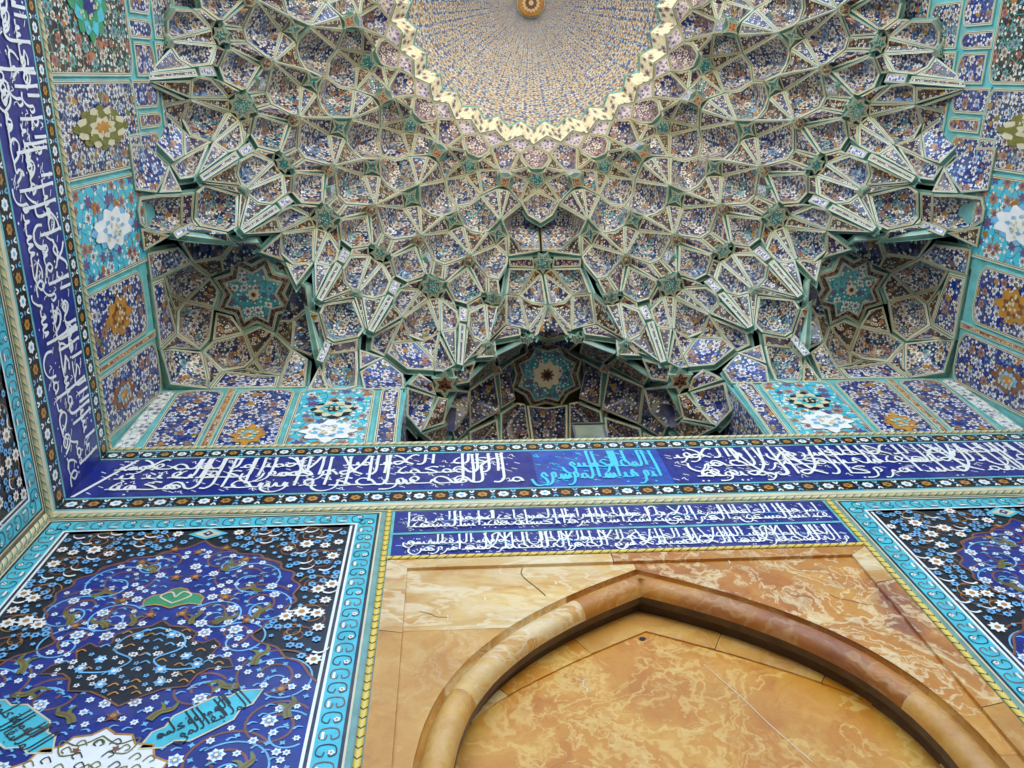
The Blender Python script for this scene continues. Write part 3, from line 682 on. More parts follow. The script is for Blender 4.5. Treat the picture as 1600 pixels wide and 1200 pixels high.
# ------------------------------------------------------------------ calligraphy: pen strokes for the joined letters
H_ = .92
GL = {  # code: (advance, strokes); u runs in writing direction (leftwards), v up from the line
 'A': (.13, [[(.05, H_), (.04, .5), (.05, .02)]]),
 'L': (.15, [[(.03, H_+.03), (.03, .4), (.04, .08), (.09, .0), (.15, .01)]]),
 'b': (.13, [[(0, .01), (.04, .02), (.055, .11), (.07, .02), (.13, .01)]]),
 's': (.27, [[(0, .01), (.02, .1), (.04, .01), (.08, .0), (.10, .1), (.12, .01), (.16, .0), (.18, .1), (.20, .01), (.27, .01)]]),
 'r': (.13, [[(0, .03), (.03, .06), (.06, -.03), (.12, -.13), (.18, -.17)]]),
 'w': (.17, [[(.06, .02), (.02, .06), (.04, .14), (.09, .12), (.09, .03), (.12, -.07), (.19, -.14), (.26, -.13)]]),
 'm': (.17, [[(0, .01), (.03, .09), (.09, .1), (.11, .03), (.06, .0), (.03, .03)], [(.09, .02), (.17, .01)]]),
 'f': (.19, [[(0, .01), (.1, .02), (.14, .12), (.09, .19), (.05, .12), (.1, .05), (.19, .01)]]),
 'e': (.18, [[(0, .01), (.04, .09), (.09, .15), (.05, .16), (.11, .09), (.09, .02), (.18, .01)]]),
 'h': (.24, [[(0, .01), (.06, .13), (.14, .17), (.19, .08), (.12, .0), (.06, .04), (.13, .1), (.19, .02), (.24, .01)]]),
 'd': (.16, [[(0, .22), (.06, .15), (.09, .05), (.03, .0), (.0, .02)], [(0, .01), (.09, .03), (.14, .01)]]),
 'n': (.30, [[(0, .1), (.02, -.04), (.1, -.15), (.2, -.14), (.27, -.03), (.26, .1)]]),
 'y': (.34, [[(.02, .05), (.08, .14), (.13, .07), (.06, -.0), (.04, -.1), (.14, -.17), (.27, -.13), (.34, -.0)]]),
 'Y': (.30, [[(.0, .05), (.09, .13), (.13, .05), (.05, -.03), (-.1, -.08), (-.35, -.09), (-.62, -.06)]]),
 'S': (.32, [[(0, .01), (.06, .13), (.15, .17), (.2, .08), (.14, .0), (.0, .01)], [(.16, .01), (.22, .09), (.24, .02), (.32, .01)]]),
 'T': (.28, [[(0, .01), (.06, .13), (.16, .17), (.21, .08), (.15, .0), (.0, .01)], [(.09, H_), (.08, .1)], [(.16, .01), (.28, .01)]]),
 'k': (.24, [[(-.07, .78), (.03, .72), (.14, .52)], [(.13, .53), (.12, .1), (.16, .01), (.24, .01)]]),
 'c': (.24, [[(0, .17), (.08, .19), (.17, .13)], [(.17, .13), (.08, .08), (.02, .0), (.24, .01)]]),
 'C': (.28, [[(0, .17), (.08, .19), (.17, .13)], [(.17, .13), (.05, .06), (.02, -.08), (.1, -.17), (.25, -.12)]]),
 'X': (.36, [[(.0, H_), (.08, .5), (.2, .08), (.28, .01), (.33, .08), (.24, .12), (.12, .06), (.05, .0)], [(.33, H_), (.22, .4), (.14, .08)]]),
}
DOTS = {'t': ('b', 2, 1), 'p': ('b', 1, -1), 'i': ('b', 2, -1), 'N': ('b', 1, 1), 'x': ('c', 1, 1), 'j': ('c', 1, -1), 'q': ('f', 2, 1), 'F': ('f', 1, 1), 'D': ('S', 1, 1), 'Z': ('T', 1, 1), 'g': ('e', 1, 1), 'z': ('r', 1, 1), 'u': ('s', 3, 1), 'v': ('n', 1, 1)}
FOUNDER = ['Apw', 'ALmZFr', 'epAs', 'ALcsiNy', 'ALmwswy']
TXT1 = ['wALcqAiq', 'bsT', 'XmN', 'wXmAv', 'xAqAn', 'pN', 'ALXeATm', 'sLTAn', 'ALXmAm', 'mcmd', 'ALSFwi', 'xLd', 'ALLh', 'mLkh']
TXT2 = ['wALeLm', 'LTAn', 'ALmThr', 'ALmXk', 'LLXmh', 'wFi', 'LisAN', 'ALmqds', 'ALXeTm', 'mrwj', 'ALeptB'.replace('B', 'h'), 'ALcsn', 'ALXkrm', 'cDrt', 'mn', 'ALXimh', 'ALThr', 'wALXr']
TXT3 = ['qd', 'Amr', 'pANuA', 'hDA', 'ALmscd', 'ALcAmh', 'mn', 'xALS', 'mALh', 'AurF', 'xwAqin', 'ALXrD', 'cspA', 'wAkrmhm', 'Nspa'.replace('a', 'A'), 'wAeTmhm', 'uANA', 'wAqwAhm', 'prhAN', 'wAedLhm', 'AcsAN', 'mrwj', 'mDhp', 'AjdAdh']
def write(pln, words, s_right, s_left, t0, t1, h, m, name, parent, pen=None, seed=1, squeeze=.66, hark='white', fillers=True, tiers=2, asp=1.1, bs=1.55, fit=False):
    """two tiers of joined letters written leftwards from s_right until s_left"""
    rg = random.Random(seed); hh = t1-t0; mb = MB(); pen = pen or hh*.05
    def wlen(wd, tier):
        sc = ((.78, .66)[tier] if tiers == 2 else (.66, .58, .52)[tier])*bs
        return sum(GL[DOTS.get(c_, (c_,))[0]][0] for c_ in wd)*sc*.95
    if fit:
        tot = .1; last = 0
        for q_, wd in enumerate(words): last = wlen(wd, q_ % tiers); tot += (last+.05)*squeeze
        tot += last*(1-squeeze); asp = (s_right-s_left)/hh/tot
    u = .05; h0_ = h; umax = (s_right-s_left)/(hh*asp)-.06; i = 0; tier = 0
    while True:
        if fit and i >= len(words): break
        wd = words[i % len(words)]; i += 1
        if not fit:
            tries = 0
            while u+wlen(wd, tier)+.1 > umax and tries < len(words): wd = words[i % len(words)]; i += 1; tries += 1
            if tries >= len(words): break
        base = (.19, .50)[tier] if tiers == 2 else (.15, .43, .68)[tier]
        sc = ((.78, .66)[tier] if tiers == 2 else (.66, .58, .52)[tier])*bs
        adv = 0
        h_ = h
        for chx in wd:
            h += L1*.013
            cd, nd, up = DOTS.get(chx, (chx, 0, 1))
            ad, strokes = GL[cd]
            for st in strokes:
                pts = []
                for (a, b) in st:
                    vv = max(.03, base+b*sc*(1 if b < .3 else .62))
                    if b > .5: vv = min(.96, base+b*.62) if tier else .10+b*.92
                    pts.append((s_right-(u+adv+a*sc*.95)*hh*asp, t0+vv*hh))
                tall = any(b > .5 for a, b in st)
                h += L1*.004; ribbon(mb, pln, smooth_pts(pts, 4), pen*(1.1 if tall else 1.12), h, m, nib=.6 if not tall else None)
                if tall:   # the barbed head of an upright
                    x, y = pts[0]; mb.poly([pln(x-pen*.5, y, h+L1*.002), pln(x+pen*1.05, y-pen*.2, h+L1*.002), pln(x+pen*.5, y-pen*1.5, h+L1*.002)], m)
            for k in range(nd):
                ds = s_right-(u+adv+ad*sc*.5+(k-(nd-1)/2)*.06)*hh*asp; dv = t0+(base+(.24 if up > 0 else -.12)*1.0)*hh; r = pen*.62
                mb.poly([pln(ds-r, dv, h), pln(ds, dv-r, h), pln(ds+r, dv, h), pln(ds, dv+r, h)], m)
            adv += ad*sc*.95
        u += (adv+.05)*squeeze
        tier = (tier+1) % tiers
        if u+.2 > umax and not fit: break
    o = mb.build(name, parent); h = h0_
    if fillers:      # vowel signs and small leaves between the letters
        mb = MB(); n = int((s_right-s_left)/hh*36)
        for _ in range(n):
            a = s_left+hh*.08+rg.random()*(s_right-s_left-hh*.16); v = t0+hh*(.06+.86*rg.random()); kk = rg.random(); r = hh*.035
            if kk < .5: ribbon(mb, pln, [(a-r, v+r*.5), (a+r*.9, v-r*.7)], pen*.4, h-L1*.4, hark)
            elif kk < .75: ribbon(mb, pln, smooth_pts([(a-r, v), (a, v+r), (a+r*.3, v-r*.6), (a+r, v-r)], 3), pen*.36, h-L1*.4, hark)
            else: mb.poly([pln(a-pen*.4, v, h-L1*.4), pln(a, v-pen*.4, h-L1*.4), pln(a+pen*.4, v, h-L1*.4), pln(a, v+pen*.4, h-L1*.4)], hark)
        if mb.v: mb.build('vowel_signs', parent)['kind'] = 'stuff'
    return o

# ------------------------------------------------------------------ walls
back = thing('back_wall', 'tiled rear wall with two blue inscription bands above the onyx doorway', 'wall')
leftw = thing('side_wall', 'tiled wall at left with white lettering running up its edge', 'wall')
rightw = thing('side_wall', 'tiled wall at right mostly outside the frame, beside the right corner niche', 'wall')
mb = MB()
mb.box(P3((-1.6, .12, -.4)), P3((1.6, .62, 2.285)), 'brick')
for sx in (-1, 1):
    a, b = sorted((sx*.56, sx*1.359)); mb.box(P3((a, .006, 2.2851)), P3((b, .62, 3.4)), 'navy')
mb.box(P3((-1.6, .621, -.4)), P3((1.6, .8, 4.8)), 'brick')
mb.build('brick_core', back)
mb = MB()
for sx in (-1, 1): a, b = sorted((sx*.5335, sx*1.3429)); quad(mb, BACK, a, b, -.4, 2.285, -.0012, 'rib')
quad(mb, BACK, -.5335, .5335, 1.646, 2.285, -.0012, 'rib'); mb.build('tile_bed', back)
for sx, par in ((-1, leftw), (1, rightw)):
    mb = MB(); a, b = sorted((sx*1.345, sx*1.7)); mb.box(P3((a, -1.5, -.4)), P3((b, .003, 2.285)), 'brick')
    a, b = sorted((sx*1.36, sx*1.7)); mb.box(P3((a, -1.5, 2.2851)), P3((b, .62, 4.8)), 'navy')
    mb.build('brick_core', par)
BAND = [(2.289, 2.263, 'rope'), (2.263, 2.256, 'turq'), (2.256, 2.212, 'flowers'), (2.212, 2.205, 'turq'), (2.205, 1.979, 'text'), (1.979, 1.971, 'turq'), (1.971, 1.921, 'flowers'), (1.921, 1.913, 'turq'), (1.913, 1.898, 'creamline'), (1.898, 1.872, 'rope')]
def rosettes(pln, s0, s1, t1, t0, parent, n0=0):
    mb = MB(); tc = (t0+t1)/2; hh = t1-t0; n = int((s1-s0)/(hh*1.05)); st = (s1-s0)/n
    for i in range(n):
        s = s0+(i+.5)*st
        if i % 2: blossom(mb, pln, s, tc, hh*.28, 6, L1*2, 'ochre', 'rust', rot=.3, wob=.25)
        else: blossom(mb, pln, s, tc, hh*.31, 7, L1*2, 'white', 'lblue', rot=i, wob=.22)
        for sg in (1, -1):
            ribbon(mb, pln, smooth_pts([(s+st*.5-hh*.12, tc+sg*hh*.42), (s+st*.5, tc+sg*hh*.2), (s+st*.5+hh*.1, tc+sg*hh*.42)], 3), hh*.09, L1*2, 'white' if (i+sg) % 3 else 'lblue')
            blossom(mb, pln, s+sg*st*.22, tc+sg*hh*.38, hh*.08, 3, L1*2, 'rust')
        ribbon(mb, pln, [(s+st*.42, tc), (s+st*.58, tc)], hh*.1, L1*2, 'lblue')
    mb.build('flower_border', parent)
def wall_bands(pln, s0, s1, parent, z0=None):
    for k, (a, b, kind) in enumerate(BAND):
        if kind == 'rope':
            mb = MB(); quad(mb, pln, s0, s1, b, a, 0, 'rib'); mb.build('moulding_bed', parent); rope('rope_moulding', pln, (s0, (a+b)/2), (s1, (a+b)/2), (a-b)*.5, parent)
            mb = MB(); quad(mb, pln, s0, s1, b+(a-b)*.04, b+(a-b)*.14, L1*.5, 'creamline'); quad(mb, pln, s0, s1, a-(a-b)*.14, a-(a-b)*.04, L1*.5, 'creamline'); mb.build('tile_line', parent)
        elif kind == 'flowers':
            mb = MB(); quad(mb, pln, s0, s1, b, a, L1, 'black'); mb.build('border_ground', parent); rosettes(pln, s0, s1, a, b, parent)
        elif kind == 'text':
            mb = MB(); quad(mb, pln, s0, s1, b, a, L1, 'cobalt'); mb.build('inscription_ground', parent)
        else:
            mb = MB(); quad(mb, pln, s0, s1, b, a, L1*1.5, kind); mb.build('tile_line', parent)
wall_bands(BACK, -1.3425, 1.3425, back)
wall_bands(LEFT, -1.40, -.0105, leftw); wall_bands(RIGHT, .0105, 1.40, rightw)
T0b, T1b = 1.981, 2.203
mb = MB(); quad(mb, BACK, -.17, .185, 1.98, 2.204, L1*1.3, 'cobaltmid'); mb.build('inscription_ground', back)
write(BACK, TXT2, 1.335, .175, T0b, T1b, L1*2.6, 'white', 'white_lettering', back, seed=3, squeeze=.25, pen=.0068, tiers=3)
write(BACK, FOUNDER, .172, -.192, T0b, T1b, L1*3.0, 'letterturq', 'turquoise_lettering', back, seed=4, squeeze=.36, hark='letterturq', pen=.0072, fit=True)
write(BACK, TXT1[::-1], -.195, -1.325, T0b, T1b, L1*2.6, 'white', 'white_lettering', back, seed=5, squeeze=.25, pen=.0068, tiers=3)
mb = MB(); mb.poly([BACK(-1.335, 1.985, L1*2), BACK(-1.325, 1.985, L1*2), BACK(-1.235, 2.198, L1*2), BACK(-1.245, 2.198, L1*2)], 'white'); mb.build('mitre_line', back)
write(LEFT, TXT3, -.012, -1.40, T0b, T1b, L1*2.6, 'white', 'white_lettering', leftw, seed=6, squeeze=.25, pen=.0068, tiers=3)
write(RIGHT, TXT3[::-1], 1.40, .012, T0b, T1b, L1*2.6, 'white', 'white_lettering', rightw, seed=8)

# small two-row inscription above the doorway
zA, zB, zC, zD = 1.862, 1.766, 1.752, 1.660
mb = MB()
quad(mb, BACK, -.529, .529, 1.654, 1.868, 0, 'cobalt'); mb.build('inscription_ground', back)
for a, b in ((zA, zB), (zC, zD)):
    write(BACK, TXT3 if a == zA else TXT2, .522, -.522, b, a, L1*1.6, 'white', 'white_lettering', back, seed=int(a*100), squeeze=.36, pen=(a-b)*.042, bs=1.4)
    mb = MB(); quad(mb, BACK, -.52, .52, b+(a-b)*.485, b+(a-b)*.515, L1*1.2, 'lblue'); mb.build('tile_line', back)
mb = MB(); quad(mb, BACK, -.529, .529, zC+.003, zB-.003, L1*1.2, 'turq')
for sx in (-1, 1): a, b = sorted((sx*.529, sx*.535)); quad(mb, BACK, a, b, 1.648, 1.868, L1, 'turq')
mb.build('tile_line', back)
rope('yellow_moulding', BACK, (-.535, 1.653), (.535, 1.653), .011, back, 'yrope', .02)
for sx in (-1, 1): rope('yellow_moulding', BACK, (sx*.5435, 1.868), (sx*.5425, -.4), .013, back, 'yrope', .022)

# ------------------------------------------------------------------ carpet-like tile panels
HALF = [(0, 1.752), (.03, 1.722), (.075, 1.706), (.09, 1.690), (.135, 1.684), (.15, 1.664), (.185, 1.65), (.192, 1.625), (.222, 1.606), (.222, 1.58), (.242, 1.556), (.233, 1.525), (.243, 1.50), (.226, 1.478), (.228, 1.452), (.204, 1.436), (.192, 1.412), (.178, 1.392), (.2, 1.368), (.232, 1.352), (.252, 1.322), (.282, 1.306), (.302, 1.272), (.318, 1.25)]
def inside(poly, x, y):
    c = False; j = len(poly)-1
    for i in range(len(poly)):
        if (poly[i][1] > y) != (poly[j][1] > y) and x < (poly[j][0]-poly[i][0])*(y-poly[i][1])/(poly[j][1]-poly[i][1])+poly[i][0]: c = not c
        j = i
    return c
def carpet(pln, sc, parent, seed, zbot=.55, wy=True):
    """outer turquoise border, black corners and a lobed blue field with cartouches"""
    HW = .3865; ZT = 1.868; FH = .318; FT = 1.812
    def part(name, fn):
        mb = MB(); fn(mb); o = mb.build(name, parent); return o
    def frame(mb, a, b, h, m):       # a: outer inset, b: inner inset from the panel edge
        quad(mb, pln, sc-HW+a, sc-HW+b, zbot, ZT-a, h, m); quad(mb, pln, sc+HW-b, sc+HW-a, zbot, ZT-a, h, m)
        quad(mb, pln, sc-HW+b, sc+HW-b, ZT-b, ZT-a, h, m)
    part('border_line', lambda mb: (frame(mb, 0, .004, 0, 'creamline'), frame(mb, .004, .010, 0, 'darkline')))
    part('turquoise_border', lambda mb: frame(mb, .010, .052, 0, 'turqband'))
    part('border_line', lambda mb: (frame(mb, .052, .057, 0, 'white'), frame(mb, .057, .063, 0, 'darkline'), frame(mb, .063, .0685, 0, 'white')))
    rg = random.Random(seed)
    def border_orn(mb):
        def scroll(p0, p1):
            a, b = Vector(p0), Vector(p1); d = b-a; L = d.length; d.normalize(); nr = Vector((-d.y, d.x)); n = int(L/.036)
            for i in range(n):
                for sg in (1, -1):
                    c = a+d*((i+.5)*L/n)
                    pts = [c+d*(-.018)+nr*sg*.0, c+d*(-.014)+nr*sg*.013, c+d*(.002)+nr*sg*.016, c+d*.008+nr*sg*.006, c+d*(-.002)+nr*sg*.003]
                    ribbon(mb, pln, smooth_pts(pts, 3), .0022, L1, 'rust' if i % 2 else 'darkline')
                if i % 2 == 0: q = c+nr*.008; blossom(mb, pln, q.x, q.y, .0062, 5, L1*1.2, 'white', 'ochre', rot=i)
                else: q = c-nr*.010; ribbon(mb, pln, [q-d*.008, q+d*.008], .005, L1*1.2, 'white')
        xo = HW-.031
        scroll((sc-xo, zbot), (sc-xo, ZT-.031)); scroll((sc-xo, ZT-.031), (sc+xo, ZT-.031)); scroll((sc+xo, ZT-.031), (sc+xo, zbot))
    part('border_scrollwork', border_orn)
    part('black_field', lambda mb: quad(mb, pln, sc-FH, sc+FH, zbot, FT, 0, 'black'))
    outline = smooth_pts(HALF, 3)
    pol = [(-p.x, p.y) for p in reversed(outline)]+[(p.x, p.y) for p in outline[1:]]
    pol = [(-.318, zbot)]+pol+[(.318, zbot)]
    cxy = (0, 1.2)
    def fillpoly(mb, poly, h, m, scale=1.0):
        # split into horizontal strips so that concave outlines stay clean
        ys = sorted(set(round(p[1], 4) for p in poly)); 
        for y0, y1 in zip(ys[:-1], ys[1:]):
            ym = (y0+y1)/2; xs = []
            for i in range(len(poly)):
                a, b = poly[i], poly[(i+1) % len(poly)]
                if (a[1] > ym) != (b[1] > ym):
                    f = lambda y: a[0]+(b[0]-a[0])*(y-a[1])/(b[1]-a[1])
                    xs.append((f(ym), f(y0), f(y1)))
            xs.sort()
            for l, r in zip(xs[0::2], xs[1::2]): mb.poly([pln(sc+l[1], y0, h), pln(sc+r[1], y0, h), pln(sc+r[2], y1, h), pln(sc+l[2], y1, h)], m)
    part('blue_field', lambda mb: fillpoly(mb, pol, L1, 'cobalt'))
    part('field_outline', lambda mb: [ribbon(mb, pln, [(sc+sg*p.x, p.y) for p in outline], .005, L1*1.6, 'rust') for sg in (1, -1)])
    # cartouches
    def lobed(cx, cy, rx, ry, k, wob, n=48, rot=0):
        return [(cx+rx*math.cos(2*math.pi*i/n)*(1+wob*math.cos(k*2*math.pi*i/n+rot)), cy+ry*math.sin(2*math.pi*i/n)*(1+wob*math.cos(k*2*math.pi*i/n+rot))) for i in range(n)]
    green = [(x*.74, 1.525+(y-1.525)*.95) for x, y in [(0, 1.562), (.02, 1.556), (.035, 1.54), (.062, 1.535), (.078, 1.52), (.075, 1.497), (.045, 1.502), (.022, 1.497), (0, 1.487)]]
    darkc = [(0, 1.448), (.018, 1.43), (.05, 1.424), (.075, 1.405), (.072, 1.382), (.095, 1.372), (.112, 1.384), (.128, 1.365), (.118, 1.338), (.155, 1.322), (.165, 1.30), (.125, 1.298), (.108, 1.283), (.098, 1.252), (.06, 1.248), (.032, 1.232), (0, 1.208)]
    white = [(0, 1.158), (.018, 1.143), (.045, 1.140), (.056, 1.12), (.085, 1.116), (.094, 1.09), (.118, 1.078), (.112, 1.05), (.13, 1.03), (.118, 1.0), (.128, .97), (.1, .95), (.09, .925), (.05, .92), (.03, .90), (0, .885)]
    def sym(h): return h+[(-x, y) for x, y in reversed(h[1:-1])]
    for nm, hp, m, hgt in (('green_cartouche', green, 'green', 2), ('black_cartouche', darkc, 'black', 2), ('white_medallion', white, 'white', 2)):
        part(nm, lambda mb: (fillpoly(mb, sym(hp), L1*hgt, m), [ribbon(mb, pln, [(sc+sg*x, y) for x, y in hp], .004, L1*(hgt+.5), 'ochre' if nm != 'black_cartouche' else 'rust') for sg in (1, -1)]))
    turqc = []
    for sg in (1, -1):
        th = R_(38)*sg; c0 = (sg*.147, 1.172)
        base = [(-.105, 0), (-.075, .022), (-.055, .02), (-.035, .036), (.035, .036), (.055, .02), (.075, .022), (.105, 0), (.075, -.022), (.055, -.02), (.035, -.036), (-.035, -.036), (-.055, -.02), (-.075, -.022)]
        pp = [(c0[0]+x*math.cos(th)-y*math.sin(th), c0[1]+x*math.sin(th)+y*math.cos(th)) for x, y in base]
        turqc.append(pp)
        part('turquoise_cartouche', lambda mb: (fillpoly(mb, pp, L1*2, 'turqband'), ribbon(mb, pln, [(sc+x, y) for x, y in pp+pp[:1]], .0035, L1*2.5, 'creamline')))
        class Tilt:
            def __call__(s, a, t, h=0): return pln(sc+c0[0]+a*math.cos(th)-t*math.sin(th), c0[1]+a*math.sin(th)+t*math.cos(th), h)
        write(Tilt(), ['ALmLk', 'LLh', 'ApqA', 'mwfq', 'LLmy', 'cLmh'], .080, -.080, -.035, .035, L1*3, 'darkline', 'cartouche_lettering', parent, seed=seed+2, fillers=False, squeeze=.45, pen=.0028, bs=1.3, fit=True)
    dm = [(0, 1.808), (.045, 1.782), (0, 1.756), (-.045, 1.782)]
    part('lozenge_tile', lambda mb: (fillpoly(mb, dm, L1*2, 'turqband'), fillpoly(mb, [(x*.7, 1.782+(y-1.782)*.7) for x, y in dm], L1*2.5, 'creamline'), blossom(mb, pln, sc, 1.782, .012, 4, L1*3.2, 'cobalt', 'creamline')))
    solids = [sym(green), sym(darkc), sym(white)]+turqc+[dm]
    def free(x, y, mg=.0): return not any(inside(pp, x, y) for pp in solids)
    # vines: paired spirals
    mb = MB()
    def spiral(cx, cy, r0, turns, ph, m, wd, h, sg):
        pts = []
        n = int(26*turns)
        for i in range(n+1):
            t = i/n; a = ph+sg*t*turns*2*math.pi; r = r0*(1-.82*t); pts.append((cx+r*math.cos(a), cy+r*math.sin(a)))
        run = []
        for x, y in pts:
            if abs(x) < .315 and free(x, y): run.append((sc+x, y))
            else: ribbon(mb, pln, run, wd, h, m); run = []
        ribbon(mb, pln, run, wd, h, m)
    sp = [(.12, 1.60, .078), (.165, 1.50, .07), (.08, 1.475, .06), (.14, 1.40, .062), (.235, 1.275, .075), (.12, 1.24, .05), (.265, 1.15, .06), (.2, 1.07, .075), (.27, .98, .06), (.17, .93, .06), (.06, 1.665, .04)]
    for x, y, r in sp:
        for sg in (1, -1):
            spiral(sg*x, y, r, 1.5, .6 if sg > 0 else math.pi-.6, 'rust', .0046, L1*1.5, sg)
            spiral(sg*(x+.02), y-.02, r*.95, 1.2, 2.4 if sg > 0 else math.pi-2.4, 'lblue', .0034, L1*1.7, -sg)
    sb = [(.13, 1.752, .045), (.24, 1.755, .05), (.275, 1.655, .045), (.28, 1.555, .04), (.285, 1.44, .05), (.26, 1.39, .03), (.2, 1.70, .03)]
    for x, y, r in sb:
        for sg in (1, -1):
            spiral(sg*x, y, r, 1.4, .3 if sg > 0 else math.pi-.3, 'rust', .003, L1*.8, sg); spiral(sg*(x-.01), y+.012, r*.8, 1.2, 3.0 if sg > 0 else .1, 'ochre', .002, L1*.9, -sg)
    mb.build('vine_scrolls', parent)['kind'] = 'stuff'
    # blossoms and leaves, mirrored about the middle like the real cartoon
    mb = MB(); pts = []
    def place(x, y, dmin):
        for a, b, r in pts:
            if (a-x)**2+(b-y)**2 < (dmin+r)**2: return False
        pts.append((x, y, dmin)); return True
    for _ in range(4200):
        x = rg.random()*.312; y = zbot+.02+rg.random()*(FT-.035-zbot)
        if not free(x, y) or not free(x+.012, y) or not free(x-.012, y): continue
        blue = inside(pol, x, y)
        if blue != inside(pol, x+.012, y+.008) or blue != inside(pol, x-.012, y-.008): continue
        kind = rg.random(); wob = rg.random()*3; fs = .75+.4*rg.random()
        big = kind < .28
        if not place(x, y, .0145 if big else .008): continue
        for sg in ((1, -1) if x > .012 else (1,)):
            X = sc+sg*x
            if blue:
                if big: blossom(mb, pln, X, y, .0135*fs, 7, L1*2.4, 'white', 'ochre', rot=wob*sg, wob=.3); blossom(mb, pln, X, y, .0085*fs, 7, L1*2.7, 'lblue', 'white', rot=wob*sg+.4)
                elif kind < .6: blossom(mb, pln, X, y, .008*fs, 6, L1*2.4, 'white', 'lblue', rot=wob*sg, wob=.35)
                elif kind < .8: ribbon(mb, pln, smooth_pts([(X, y), (X+sg*.006, y+.006), (X+sg*.016, y+.004)], 3), .004, L1*2.4, 'lblue', taper=.9)
                else: blossom(mb, pln, X, y, .0065, 4, L1*2.4, 'lblue', rot=wob, wob=.5)
            else:
                if big: blossom(mb, pln, X, y, .0165*fs, 8, L1*2.4, 'white', 'ochre', rot=wob*sg, wob=.34)
                elif kind < .42: ribbon(mb, pln, smooth_pts([(X-.012*sg, y-.005), (X, y-.009), (X+sg*.012, y-.003), (X+sg*.017, y+.008)], 4), .0052, L1*2.2, 'white', taper=.95)
                elif kind < .85: blossom(mb, pln, X, y, .0095, 6, L1*2.4, 'lblue', 'cobalt', rot=wob, wob=.3)
                else: blossom(mb, pln, X, y, .006, 5, L1*2.4, 'lblue', rot=wob, wob=.4)
    mb.build('blossoms', parent)['kind'] = 'stuff'
    # olive bird-shaped leaves and brown palmettes
    mb = MB()
    for x, y, r, a in ((.09, 1.64, .026, .6), (.15, 1.555, .024, 2.2), (.185, 1.47, .026, .9), (.06, 1.455, .022, 1.2), (.12, 1.345+.1, .024, .4), (.21, 1.33, .028, 1.0), (.16, 1.255, .026, 2.6), (.285, 1.19, .026, 1.3), (.08, 1.19, .026, .5), (.24, 1.06, .028, 1.1), (.17, .99, .026, 2.4), (.285, .92, .026, .8)):
        for sg in (1, -1):
            if not free(x, y): continue
            def rp(u, v): q = Vector((math.cos(a)*u-math.sin(a)*v, math.sin(a)*u+math.cos(a)*v)); return (sc+sg*(x+q.x), y+q.y)
            ribbon(mb, pln, smooth_pts([rp(-r, -r*.25), rp(-r*.3, r*.15), rp(r*.5, 0), rp(r, r*.5)], 4), r*.55, L1*2.9, 'olive', taper=.85)
            ribbon(mb, pln, smooth_pts([rp(-r*.2, r*.1), rp(r*.1, r*.6), rp(r*.0, r)], 3), r*.3, L1*3, 'olive', taper=.8)
            ribbon(mb, pln, smooth_pts([rp(-r, -r*.25), rp(-r*.3, r*.15), rp(r*.6, 0)], 4), r*.10, L1*3.3, 'rust')
    for x, y in ((0, 1.70), (.055, 1.715), (.11, 1.665), (.02, 1.60), (.1, 1.52), (.16, 1.44), (0, 1.185), (.26, 1.235), (.2, 1.20), (.03, 1.468)):
        for sg in ((1, -1) if x > .001 else (1,)):
            if not free(x, y): continue
            r = .015; blossom(mb, pln, sc+sg*x, y, r, 5, L1*2.9, 'rust', 'ochre', rot=math.pi/2, wob=.5)
    # small sprays inside the cartouches
    for sg in (1, -1):
        for x, y in ((.03, 1.40), (.075, 1.335), (.04, 1.30), (.1, 1.31), (.05, 1.265)): blossom(mb, pln, sc+sg*x, y, .0125, 6, L1*3, 'lblue', 'white', wob=.35)
        for x, y in ((.055, 1.37), (.02, 1.345), (.07, 1.285), (.12, 1.33)): blossom(mb, pln, sc+sg*x, y, .008, 6, L1*3, 'white', 'rust', wob=.35)
        ribbon(mb, pln, smooth_pts([(sc, 1.425), (sc+sg*.05, 1.40), (sc+sg*.06, 1.36), (sc+sg*.02, 1.33), (sc+sg*.05, 1.30), (sc+sg*.1, 1.30)], 4), .0035, L1*2.8, 'lblue')
        ribbon(mb, pln, smooth_pts([(sc, 1.505), (sc+sg*.03, 1.53), (sc+sg*.012, 1.545), (sc, 1.525)], 4), .004, L1*3, 'creamline')
        for q in range(3):
            yy = 1.12-q*.06
            ribbon(mb, pln, smooth_pts([(sc, yy+.02), (sc+sg*.03, yy), (sc+sg*.06, yy+.012), (sc+sg*.05, yy-.02), (sc+sg*.02, yy-.015)], 4), .0026, L1*3, 'olive')
            blossom(mb, pln, sc+sg*.03, yy-.01, .008, 5, L1*3.1, 'rust', wob=.5)
    for _ in range(400):
        x = rg.random()*.16; y = 1.21+rg.random()*.23
        if not inside(sym(darkc), x+.008, y) or not inside(sym(darkc), x-.008, y+.006) or not inside(sym(darkc), x, y-.008): continue
        if not place(x, y+5, .0085): continue
        for sg in (1, -1):
            if rg.random() < .5: blossom(mb, pln, sc+sg*x, y, .006, 5, L1*3.4, 'white' if rg.random() < .5 else 'lblue', 'rust', wob=.4)
            else: ribbon(mb, pln, smooth_pts([(sc+sg*(x-.008), y), (sc+sg*x, y+.006), (sc+sg*(x+.009), y-.002)], 3), .003, L1*3.4, 'ochre' if rg.random() < .5 else 'lblue')
    for _ in range(300):
        x = rg.random()*.125; y = .90+rg.random()*.25
        if not inside(sym(white), x+.008, y) or not inside(sym(white), x-.006, y+.006) or not place(x, y+9, .011): continue
        for sg in (1, -1): ribbon(mb, pln, smooth_pts([(sc+sg*(x-.009), y-.004), (sc+sg*x, y+.008), (sc+sg*(x+.008), y), (sc+sg*(x+.002), y-.006)], 3), .002, L1*3.4, 'olive' if rg.random() < .6 else 'darkline')
    mb.build('leaf_sprays', parent)['kind'] = 'stuff'
    return parent
CS = .9485
